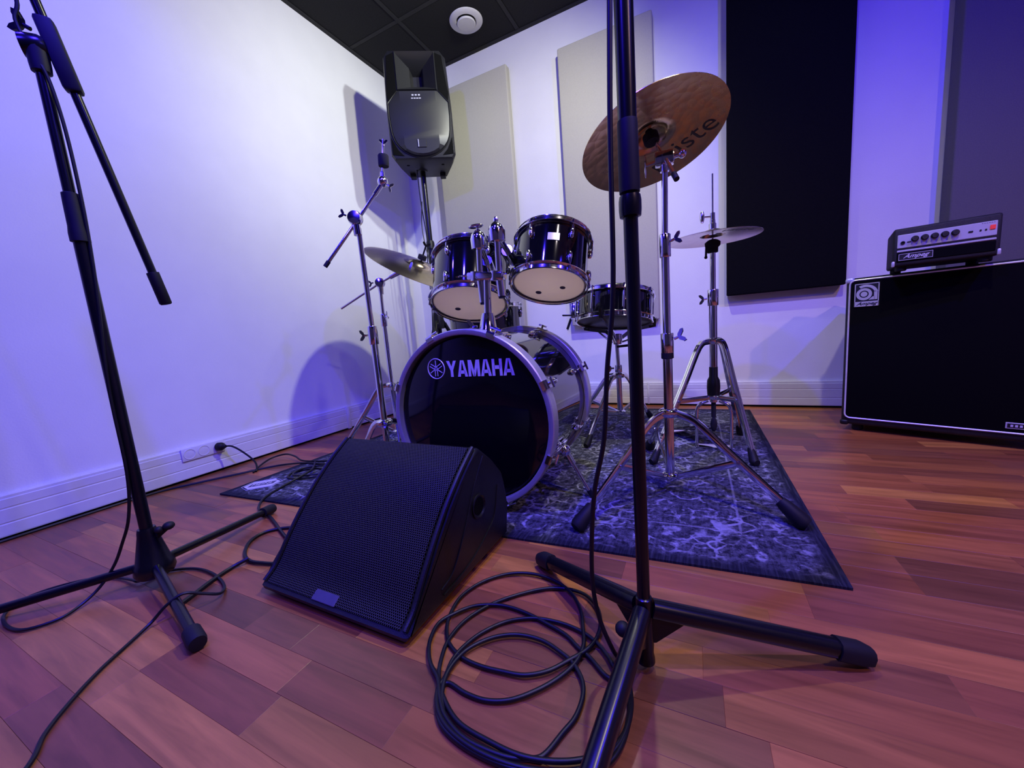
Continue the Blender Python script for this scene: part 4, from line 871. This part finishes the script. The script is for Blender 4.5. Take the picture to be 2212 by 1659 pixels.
bm = BM(); cyl(bm, e1+V((.002, 0, .03)), V((-.9635, 1.081, 1.235)), .0034, seg=10); obj('cymbal_rod', bm, M['chrome'], bt)
bm = BM(); lathe(bm, [(.004, -.030), (.017, -.030), (.018, -.025), (.018, .003), (.016, .007), (.004, .007)], V((-.968, 1.0765, 1.178)), (.05, .03, 1), 16); obj('felt', bm, M['felt'], bt)
bm = BM(); wing(bm, V((-.9637, 1.081, 1.222)), (.05, .03, 1), (.8, .6, 0), .013, .003); obj('top_wing_nut', bm, M['chrome'], bt)

# rear left boom stand with ride
B = V((-1.474, 1.50, 0)); l2 = thing('cymbal_boom_stand', B, 'chrome boom cymbal stand near the left wall carrying the edge-on ride', 'cymbal stand', 'cymbal stands')
bm = BM(); cyl(bm, B+V((0, 0, .05)), B+V((0, 0, .680)), .0112, seg=16); obj('lower_tube', bm, M['chrome'], l2)
bm = BM(); cyl(bm, B+V((0, 0, .67)), B+V((.004, 0, .835)), .0088, seg=16); obj('upper_tube', bm, M['chrome'], l2)
bm = BM(); collar(bm, B, .632, .695, .0160, .009); ck = obj('height_collar', bm, M['chrome'], l2)
bm = BM(); wing(bm, B+V((.030, -.01, .682)), (.9, -.3, .4), (0, 0, 1), .018, .004); obj('wing_nut', bm, M['chrome'], ck)
tripod(l2, B, .325, .070, [(-1.745, 1.385), (-1.265, 1.30), (-1.43, 1.79)], frac=.52, gap=.007)
t0 = V((-1.468, 1.50, .852))
bm = BM(); lathe(bm, [(.006, -.018), (.022, -.016), (.025, -.008), (.025, .008), (.022, .016), (.006, .018)], t0, (.55, -.82, .1), 18); cyl(bm, t0-V((0, 0, .058)), t0, .012, .016, seg=14); tl = obj('boom_tilter', bm, M['chrome'], l2)
bm = BM(); wing(bm, t0+V((-.03, -.03, .0)), (-.8, -.6, -.2), (.2, .1, 1), .016, .003); obj('tilter_wing', bm, M['chrome'], tl)
e0, e1 = V((-1.700, 1.438, .745)), V((-1.339, 1.528, .900))
bm = BM(); cyl(bm, e0, t0, .0062, seg=12); cyl(bm, t0, e1, .0062, seg=12); ba_ = obj('boom_arm', bm, M['chrome'], l2)
dv = (e1-t0).normalized(); bm = BM(); cyl(bm, e1-dv*.075, e1-dv*.02, .012, .015, seg=14); sphere(bm, e1+dv*.008, .026, 16, 10, (1, .8, .8)); bt = obj('cymbal_tilter', bm, M['chrome'], ba_)
RC, RN = V((-1.323, 1.647, .929)), V((.615, -.02, 1)).normalized()
bm = BM(); wing(bm, e1+V((.045, .012, .006)), (.9, .2, .3), (-.2, .1, 1), .022, .005); obj('tilter_wing', bm, M['chrome'], bt)
bm = BM(); sweep(bm, spl([e1, e1.lerp(RC-RN*.055, .5)-V((0, 0, .012)), RC-RN*.050, RC+RN*.02, RC+RN*.118], 5), .0045, 8); obj('cymbal_rod', bm, M['steel'], bt)
bm = BM(); lathe(bm, [(.004, .038), (.022, .038), (.022, .060), (.004, .061)], RC, RN, 14); obj('felt', bm, M['felt'], bt)
bm = BM(); wing(bm, RC+RN*.110, RN, (.5, .8, 0), .020, .005); obj('top_wing_nut', bm, M['steel'], bt)
rc = cymbal('ride_cymbal', RC, RN, .279, 'bronze ride cymbal seen almost edge-on at the left of the kit', M['palebronze'], 'cymbals', .064, .026)

# snare stand
B = V((-.365, 1.885, 0)); ss = thing('snare_stand', B, 'chrome basket stand under the snare drum', 'drum hardware')
bm = BM(); cyl(bm, B+V((0, 0, .10)), B+V((0, 0, .34)), .0135, seg=16); obj('lower_tube', bm, M['chrome'], ss)
bm = BM(); cyl(bm, B+V((0, 0, .33)), B+V((-.004, .0, .470)), .0095, seg=16); obj('upper_tube', bm, M['chrome'], ss)
bm = BM(); collar(bm, B, .315, .350, .018, .010); ck = obj('height_collar', bm, M['chrome'], ss)
bm = BM(); wing(bm, B+V((-.034, -.01, .335)), (-1, -.3, 0), (0, 0, 1), .020, .004); obj('wing_nut', bm, M['chrome'], ck)
bm = BM(); lathe(bm, [(.010, .450), (.020, .452), (.024, .475), (.022, .500), (.010, .502)], B, (0, 0, 1), 16); bk = obj('basket_hub', bm, M['chrome'], ss)
bm = BM(); cyl(bm, B+V((.0, -.005, .44)), B+V((.055, -.03, .445)), .006, seg=8); obj('basket_handle', bm, M['rubber'], bk)
for an in (-95, 25, 150):
    d = V((math.cos(math.radians(an)), math.sin(math.radians(an)), 0)); tip = sc0 + d*(sr+.012); tip.z = (sc0 - SN*((d.x*SN.x+d.y*SN.y)/SN.z*sr)*0).z - (d.x*SN.x+d.y*SN.y)/SN.z*sr
    tip += V((0, 0, .004)); k1 = B+d*.07+V((0, 0, .515))
    bm = BM(); sweep(bm, [B+V((0, 0, .478))+d*.016, k1, tip-V((0, 0, .012))-d*.014], 1, sect=[(-.004, -.008), (.004, -.008), (.004, .008), (-.004, .008)]); aa = obj('basket_arm', bm, M['chrome'], ss)
    bm = BM(); sweep(bm, [tip-V((0, 0, .014))-d*.022, tip-V((0, 0, .012))+d*.004, tip+V((0, 0, .026))+d*.006], [.007, .0085, .0075], 10); obj('rubber_tip', bm, M['rubber'], aa)
    bm = BM(); sweep(bm, [B+V((0, 0, .455)), B+d*.05+V((0, 0, .468)), k1.lerp(tip, .35)-V((0, 0, .01))], .0045, 8); obj('arm_strut', bm, M['chrome'], aa)
tripod(ss, B, .300, .115, [(-.262, 2.215), (-.470, 1.615), (-.640, 2.02)], frac=.5)

# ------------------------------------------------------------------ loudspeaker on tripod
SB = V((-1.669, 2.222, 0)); SK = 1.182; yw = math.radians(33)
sN = V((math.sin(yw), -math.cos(yw), 0)); sX = V((math.cos(yw), math.sin(yw), 0)); sO = SB+(sN*.16+sX*.026)*SK+V((0, 0, 1.660))
SM = basis(sX*SK, V((0, 0, SK)), sN*SK, sO)      # local x right, y up, z out of the front
lp = thing('loudspeaker', sO-sN*.13, 'black two-way loudspeaker on a pole in the room corner', 'loudspeaker')
W2, HH = .167, .518
out = [(-.152, 0), (.152, 0), (W2, .022), (W2, .24), (W2-.010, HH-.030), (W2-.034, HH), (-W2+.034, HH), (-W2+.010, HH-.030), (-W2, .24), (-W2, .022)]
bm = BM(); fr = [bm.verts.new(SM @ V((x, y, -.012))) for x, y in out]; f2 = [bm.verts.new(SM @ V((x*.965, .006+y*.98, .004))) for x, y in out]
mid_ = [bm.verts.new(SM @ V((x*.90, .004+y*.985, -.12))) for x, y in out]; bk_ = [bm.verts.new(SM @ V((x*.70, .012+y*.95, -.265))) for x, y in out]; n_ = len(out)
for A, Bq in ((fr, f2), (mid_, fr), (bk_, mid_)):
    for k in range(n_): bm.faces.new((A[k], A[(k+1) % n_], Bq[(k+1) % n_], Bq[k]))
bm.faces.new(bk_[::-1])
for q in ([(-.147, .006), (.147, .006), (.161, .028), (.161, .241), (.156, .334), (-.156, .334), (-.161, .241), (-.161, .028)], [(-.156, .334), (-.095, .334), (-.093, .509), (-.129, .514), (-.152, .484)], [(.095, .334), (.156, .334), (.152, .484), (.129, .514), (.096, .509)], [(-.093, .509), (.096, .509), (.129, .514), (-.129, .514)]):
    bm.faces.new([bm.verts.new(SM @ V((x, y, .004))) for x, y in q])
obj('cabinet', bm, M['plastic'], lp, angle=25)
# side columns: recess shade painted as dark raised plates, left and right of the horn
for sx in (-1, 1):
    bm = BM(); prism(bm, [(sx*.104, .505), (sx*.138, .490), (sx*.157, .315), (sx*.153, .275), (sx*.106, .330)], .0035, .0065, SM); obj('recess_shade_plate', bm, M['dark'], lp, smooth=False)
    bm = BM(); prism(bm, [(sx*.157, .105), (sx*.157, .022), (sx*.100, .016), (sx*.128, .045)], .0035, .0065, SM); obj('recess_shade_plate', bm, M['dark'], lp, smooth=False)
# flared horn
bm = BM(); mo = [(-.098, .332), (.098, .332), (.100, .508), (-.096, .508)]; thp = [(-.022, .395), (.022, .395), (.022, .455), (-.022, .455)]
A = [bm.verts.new(SM @ V((x, y, .012))) for x, y in mo]; Bv = [bm.verts.new(SM @ V((x, y, .0))) for x, y in [(-.090, .342), (.090, .342), (.092, .500), (-.088, .500)]]
C_ = [bm.verts.new(SM @ V((x*1.6, .425+(y-.425)*1.5, -.055))) for x, y in thp]; D_ = [bm.verts.new(SM @ V((x, y, -.10))) for x, y in thp]
O_ = [bm.verts.new(SM @ V((x*1.05, .42+(y-.42)*1.03, .004))) for x, y in mo]
for P_, Q_ in ((O_, A), (A, Bv), (Bv, C_), (C_, D_)):
    for k in range(4): bm.faces.new((P_[k], P_[(k+1) % 4], Q_[(k+1) % 4], Q_[k]))
bm.faces.new(D_); hn = obj('horn', bm, M['sheen'], lp, angle=20)
# grille: shield shape with round bottom, stepped sides
gp = [(-.104, .322), (.104, .322), (.152, .268), (.153, .20), (.148, .135)] + [(.146*math.cos(-t), .135-.125*math.sin(t)) for t in [PI*k/14 for k in range(1, 14)]] + [(-.148, .135), (-.153, .20), (-.152, .268)]
bm = BM(); n_ = len(gp); r0_ = [bm.verts.new(SM @ V((x, y, .0045))) for x, y in gp]; r1_ = [bm.verts.new(SM @ V((x*.985, .17+(y-.17)*.985, .012))) for x, y in gp]
r2_ = [bm.verts.new(SM @ V((max(-.090, min(.090, x*.9)), .17+(y-.17)*.95, .026))) for x, y in gp]
for P_, Q_ in ((r0_, r1_), (r1_, r2_)):
    for k in range(n_): bm.faces.new((P_[k], P_[(k+1) % n_], Q_[(k+1) % n_], Q_[k]))
bm.faces.new(r2_); gr = obj('grille', bm, M['sheen'], lp, angle=15)
bm = BM(); sweep(bm, [SM @ V((x*1.02, .17+(y-.17)*1.02, .006)) for x, y in gp], .0040, 6, closed=True); obj('grille_trim', bm, M['plastic'], lp)
bm = BM(); box(bm, (0, .066, .028), (.044, .040, .005), SM, .002, 1); bq = obj('badge', bm, M['sheen'], gr, smooth=False, label='small square metallic badge low on the grille')
bm = BM(); box(bm, (-.019, .066, .031), (.004, .036, .002), SM); obj('badge_edge', bm, M['silver'], bq, smooth=False)
bm = BM()
for k, x in enumerate((-.016, 0, .016)): box(bm, (x-.008, .296, .0262), (.010, .007, .0015), SM)
for k in range(4): box(bm, (-.028+k*.013, .281, .0262), (.010, .005, .001), SM)
obj('lettering', bm, M['silver'], gr, smooth=False)
for sx in (-.085, .085):
    bm = BM(); box(bm, (sx, .002, -.225), (.032, .022, .05), SM, .004); obj('rubber_foot', bm, M['rubber'], lp)
    bm = BM(); lathe(bm, [(.010, 0), (.010, .003), (.001, .0032)], SM @ V((sx*1.1, .004, -.075)), (0, 0, -1), 12); obj('bolt', bm, M['dark'], lp)
bm = BM(); lathe(bm, [(.034, .002), (.030, .006), (.019, .006)], SB+V((0, 0, 1.665)), (0, 0, -1), 20, cap=False); obj('pole_socket', bm, M['plastic'], lp)
# stand
sd = thing('speaker_stand', SB, 'black tripod stand under the corner loudspeaker, legs behind the bass drum', 'speaker stand')
bm = BM(); cyl(bm, SB+V((0, 0, .62)), SB+V((0, 0, 1.20)), .0215, seg=18); obj('lower_pole', bm, M['steel'], sd)
bm = BM(); cyl(bm, SB+V((0, 0, 1.18)), SB+V((0, 0, 1.665)), .0175, seg=18); obj('upper_pole', bm, M['steel'], sd)
bm = BM(); lathe(bm, [(.018, 1.155), (.028, 1.158), (.028, 1.20), (.024, 1.212), (.018, 1.215)], SB, (0, 0, 1), 18); obj('pole_collar', bm, M['plastic'], sd)
bm = BM(); lathe(bm, [(.02, .61), (.040, .612), (.042, .645), (.038, .68), (.032, .725), (.0215, .727)], SB, (0, 0, 1), 18); obj('tripod_collar', bm, M['plastic'], sd)
bm = BM(); lathe(bm, [(.02, .26), (.034, .262), (.034, .31), (.0195, .312)], SB, (0, 0, 1), 16); obj('lower_collar', bm, M['plastic'], sd)
bm = BM(); cyl(bm, SB+V((0, 0, .22)), SB+V((0, 0, .62)), .0175, seg=14); obj('centre_tube', bm, M['steel'], sd)
for an in (-75, 165, 45):
    R_ = {-75: .46, 165: .36, 45: .34}[an]
    d = V((math.cos(math.radians(an)), math.sin(math.radians(an)), 0)); s0 = SB+d*.040+V((0, 0, .650)); s1 = SB+d*R_+V((0, 0, .022))
    bm = BM(); cyl(bm, s0, s1, .0135, seg=12); box(bm, (0, 0, 0), (.034, .06, .034), basis(d.cross(V((0, 0, 1))), (s1-s0).normalized(), (0, 0, 1), s0), .004); lg = obj('leg', bm, M['steel'], sd)
    bm = BM(); cyl(bm, SB+d*.03+V((0, 0, .285)), s0.lerp(s1, .48), .007, seg=8); obj('brace', bm, M['steel'], lg)
    bm = BM(); cyl(bm, s1-(s1-s0).normalized()*.04, s1+V((0, 0, -.004)), .0165, seg=12)
    for v in bm.verts: v.co.z = max(v.co.z, .0066)
    obj('rubber_foot', bm, M['rubber'], lg)
sp0 = SB+sX*-.034+sN*.036
cable('speaker_cable', [sp0+V((0, 0, 1.66)), sp0+V((.004, 0, 1.45)), sp0+V((.022, 0, 1.22)), sp0+V((.006, .0, 1.05)), sp0+V((.004, 0, .78)), sp0+V((-.016, -.016, .45)), sp0+V((-.03, -.02, .2)), sp0+V((-.05, -.03, .012)), sp0+V((-.15, -.02, .008))], .0036, 'thin black cable hanging from the corner loudspeaker down its pole')
cable('speaker_cable', [sp0+V((.028, -.02, 1.45)), sp0+V((.008, -.022, 1.30)), sp0+V((.022, -.024, 1.16)), sp0+V((.040, -.024, 1.05)), sp0+V((.034, -.024, .8)), sp0+V((.02, -.024, .4)), sp0+V((0, -.02, .10)), sp0+V((-.02, -.05, .012)), sp0+V((-.05, -.15, .010))], .0030, 'second thin cable wound around the corner loudspeaker pole')

# ------------------------------------------------------------------ bass amplifier cabinet and head
CA = math.radians(-24.8); cX = V((math.cos(CA), math.sin(CA), 0)); cN = V((math.sin(CA), -math.cos(CA), 0)); cP = V((.552, 2.122, 0))
CM = basis(cX, (0, 0, 1), cN, cP)     # local x along front, y up, z out of the front
CW, CT, CB, CD = .650, .660, .030, .36
cb = thing('amplifier_cabinet', cP+cX*CW/2-cN*CD/2, 'large black bass speaker cabinet with white piping against the back wall', 'speaker cabinet')
bm = BM(); box(bm, (CW/2, (CT+CB)/2, -CD/2), (CW, CT-CB, CD), CM, .014, 3); obj('case', bm, M['vinyl'], cb)
bm = BM(); box(bm, (CW/2, (CT+CB)/2+.006, .001), (CW-.034, CT-CB-.046, .006), CM, .002); cg = obj('grille_cloth', bm, M['clothgrille'], cb)
x0_, x1_, y0_, y1_ = .014, CW-.014, .062, CT-.010; rr_ = .018
pp = []
for cx_, cy_, st0 in ((x1_-rr_, y0_+rr_, -90), (x1_-rr_, y1_-rr_, 0), (x0_+rr_, y1_-rr_, 90), (x0_+rr_, y0_+rr_, 180)):
    for k in range(5):
        t = math.radians(st0+90*k/4); pp.append(CM @ V((cx_+rr_*math.cos(t), cy_+rr_*math.sin(t), .004)))
bm = BM(); sweep(bm, pp, .0033, 6, closed=True); obj('piping', bm, M['piping'], cb, label='thin white piping round the grille')
for x, y in ((0, CT), (CW, CT), (0, CB), (CW, CB)):
    sx = 1 if x == 0 else -1; sy = 1 if y == CB else -1
    bm = BM(); box(bm, (x+sx*.012, y+sy*.009, -.012), (.030, .024, .034), CM, .009, 3); obj('corner_guard', bm, M['silver'] if y == CT else M['plastic'], cb)
for x in (.05, CW-.05):
    for z in (-.05, -CD+.05):
        bm = BM(); lathe(bm, [(.016, 0), (.020, .004), (.020, .032)], CM @ V((x, 0, z)), (0, 0, 1), 14); obj('rubber_foot', bm, M['rubber'], cb)
# square emblem
bm = BM(); box(bm, (.0680, .5870, .005), (.078, .096, .005), CM, .002, 1); em = obj('emblem_plate', bm, M['ink'], cg, smooth=False)
def flat(bm, poly, z0, z1): prism(bm, poly, z0, z1, CM)
def arcpts(cx, cy, r, a0, a1, n=16): return [(cx+r*math.cos(math.radians(a0+(a1-a0)*k/n)), cy+r*math.sin(math.radians(a0+(a1-a0)*k/n))) for k in range(n+1)]
def annulus(bm, cx, cy, ri, ro, a0, a1, z0, z1, n=24):
    for k in range(n):
        b0_, b1_ = a0+(a1-a0)*k/n, a0+(a1-a0)*(k+1)/n
        flat(bm, arcpts(cx, cy, ri, b0_, b1_, 1)+arcpts(cx, cy, ro, b1_, b0_, 1), z0, z1)
ex_, ey_ = .0600, .5900
bm = BM(); annulus(bm, ex_, ey_, .0001, .0105, 0, 360, .0078, .0092); annulus(bm, ex_, ey_, .0145, .0245, 0, 360, .0078, .0092)
annulus(bm, ex_+.004, ey_, .0285, .0385, 12, 122, .0078, .0092, 16)
flat(bm, [(ex_+.0305, ey_-.024), (ex_+.0405, ey_-.024), (ex_+.0405, ey_+.010), (ex_+.0305, ey_+.012)], .0078, .0092)
flat(bm, [(ex_+.014, ey_-.024), (ex_+.034, ey_-.024), (ex_+.034, ey_-.010), (ex_+.026, ey_-.012)], .0078, .0092)
a_ = .0375; b_ = .0465
for q in ([(-a_, b_), (a_, b_), (a_, b_-.003), (-a_, b_-.003)], [(-a_, -b_), (-a_+.003, -b_), (-a_+.003, b_), (-a_, b_)], [(a_-.003, -b_), (a_, -b_), (a_, b_), (a_-.003, b_)], [(-a_, -b_), (a_, -b_), (a_, -b_+.020), (-a_, -b_+.020)]):
    flat(bm, [(.068+x, .587+y) for x, y in q], .0078, .0092)
obj('emblem_relief', bm, M['logo'], em, smooth=False)
text('Ampeg', .017, CM @ Matrix.Translation((.068, .551, .0094)), M['ink'], em, 'emblem_lettering', .0003, 1.25, .5, .0004)
# small plate low on the grille at the right
bm = BM(); box(bm, (.487, .089, .005), (.078, .022, .004), CM, .001, 1); pq = obj('model_plate', bm, M['silver'], cg, smooth=False)
bm = BM(); box(bm, (.487, .089, .0072), (.070, .015, .001), CM); obj('plate_field', bm, M['ink'], pq, smooth=False)
bm = BM()
for k in range(6): box(bm, (.462+k*.010, .089, .0079), (.006, .008, .0006), CM)
obj('plate_lettering', bm, M['logo'], pq, smooth=False)

# head on top
HA = math.radians(-14); hX = V((math.cos(HA), math.sin(HA), 0)); hN = V((math.sin(HA), -math.cos(HA), 0)); hP = V((.632, 1.930, .660))
HM = basis(hX*.73, (0, 0, .90), hN, hP); HW, HHt, HF = .345, .150, .017
ah = thing('bass_amplifier', hP+hX*.126-hN*.11, 'small bass amplifier head with silver knob panel on top of the cabinet', 'amplifier')
bm = BM(); box(bm, (HW/2, HF+HHt/2, -.115), (HW, HHt, .23), HM, .010, 3); obj('case', bm, M['vinyl'], ah)
bm = BM(); box(bm, (HW/2, HF+.098, .001), (HW-.030, .052, .005), HM, .002, 1); fp_ = obj('control_panel', bm, M['silver'], ah, smooth=False)
bm = BM(); box(bm, (HW/2, HF+.060, .002), (HW-.030, .008, .005), HM, .002, 1); obj('silver_rail', bm, M['silver'], ah, smooth=False)
bm = BM(); box(bm, (HW/2, HF+.035, .000), (HW-.030, .036, .005), HM, .002, 1); lg_ = obj('lower_grille', bm, M['clothgrille'], ah, smooth=False)
for k in range(5):
    x = .075+k*.0325; c = HM @ V((x, HF+.102, .003))
    bm = BM(); lathe(bm, [(.0098, 0), (.0098, .006), (.0084, .008), (.0080, .016), (.001, .0165)], c, hN, 18); kb = obj('knob', bm, M['rubber'], fp_)
    bm = BM(); lathe(bm, [(.0074, .0162), (.0070, .0174), (.001, .0176)], c, hN, 16); obj('knob_cap', bm, M['chrome'], kb)
bm = BM(); lathe(bm, [(.0062, 0), (.0060, .004), (.004, .0042), (.0038, .001)], HM @ V((.034, HF+.092, .003)), hN, 16); obj('input_jack', bm, M['rubber'], fp_)
bm = BM(); box(bm, (.0555, HF+.093, .0045), (.014, .004, .003), HM, .001, 1); obj('pad_switch', bm, M['ink'], fp_, smooth=False)
for x, w_ in ((.252, .014), (.281, .006), (.297, .006)):
    bm = BM(); box(bm, (x, HF+.096, .0045), (w_, .006, .003), HM, .001, 1); obj('small_control', bm, M['ink'], fp_, smooth=False)
bm = BM(); box(bm, (.316, HF+.102, .0045), (.016, .015, .005), HM, .001, 1); obj('power_switch', bm, M['red'], fp_, smooth=False, label='square red lit power switch')
bm = BM()
for k in range(6): box(bm, (.285+k*.007, HF+.119, .0036), (.004, .0014, .0006), HM)
obj('panel_print', bm, M['darkbadge'], fp_, smooth=False)
bm = BM(); box(bm, (.080, HF+.036, .004), (.118, .026, .003), HM, .001, 1); nb = obj('name_plate', bm, M['ink'], lg_, smooth=False)
bm = BM()
for q in ((.080, .036+.012, .116, .0015), (.080, .036-.012, .116, .0015), (.0225, .036, .0015, .025), (.1375, .036, .0015, .025)): box(bm, (q[0], HF+q[1], .0058), (q[2], q[3], .001), HM)
obj('name_plate_border', bm, M['logo'], nb, smooth=False)
text('Ampeg', .0215, HM @ Matrix.Translation((.080, HF+.0375, .0062)), M['logo'], nb, 'name_plate_lettering', .0003, 1.35, .5, .0004)
for x in (.035, HW-.035):
    for z in (-.03, -.20):
        bm = BM(); lathe(bm, [(.013, 0), (.016, .003), (.016, HF+.001)], HM @ V((x, 0, z)), (0, 0, 1), 14); obj('rubber_foot', bm, M['rubber'], ah)
for x in (0, HW):
    bm = BM(); box(bm, (x+(.004 if x == 0 else -.004), HF+.012, -.004), (.012, .022, .016), HM, .004); obj('corner_guard', bm, M['silver'], ah)
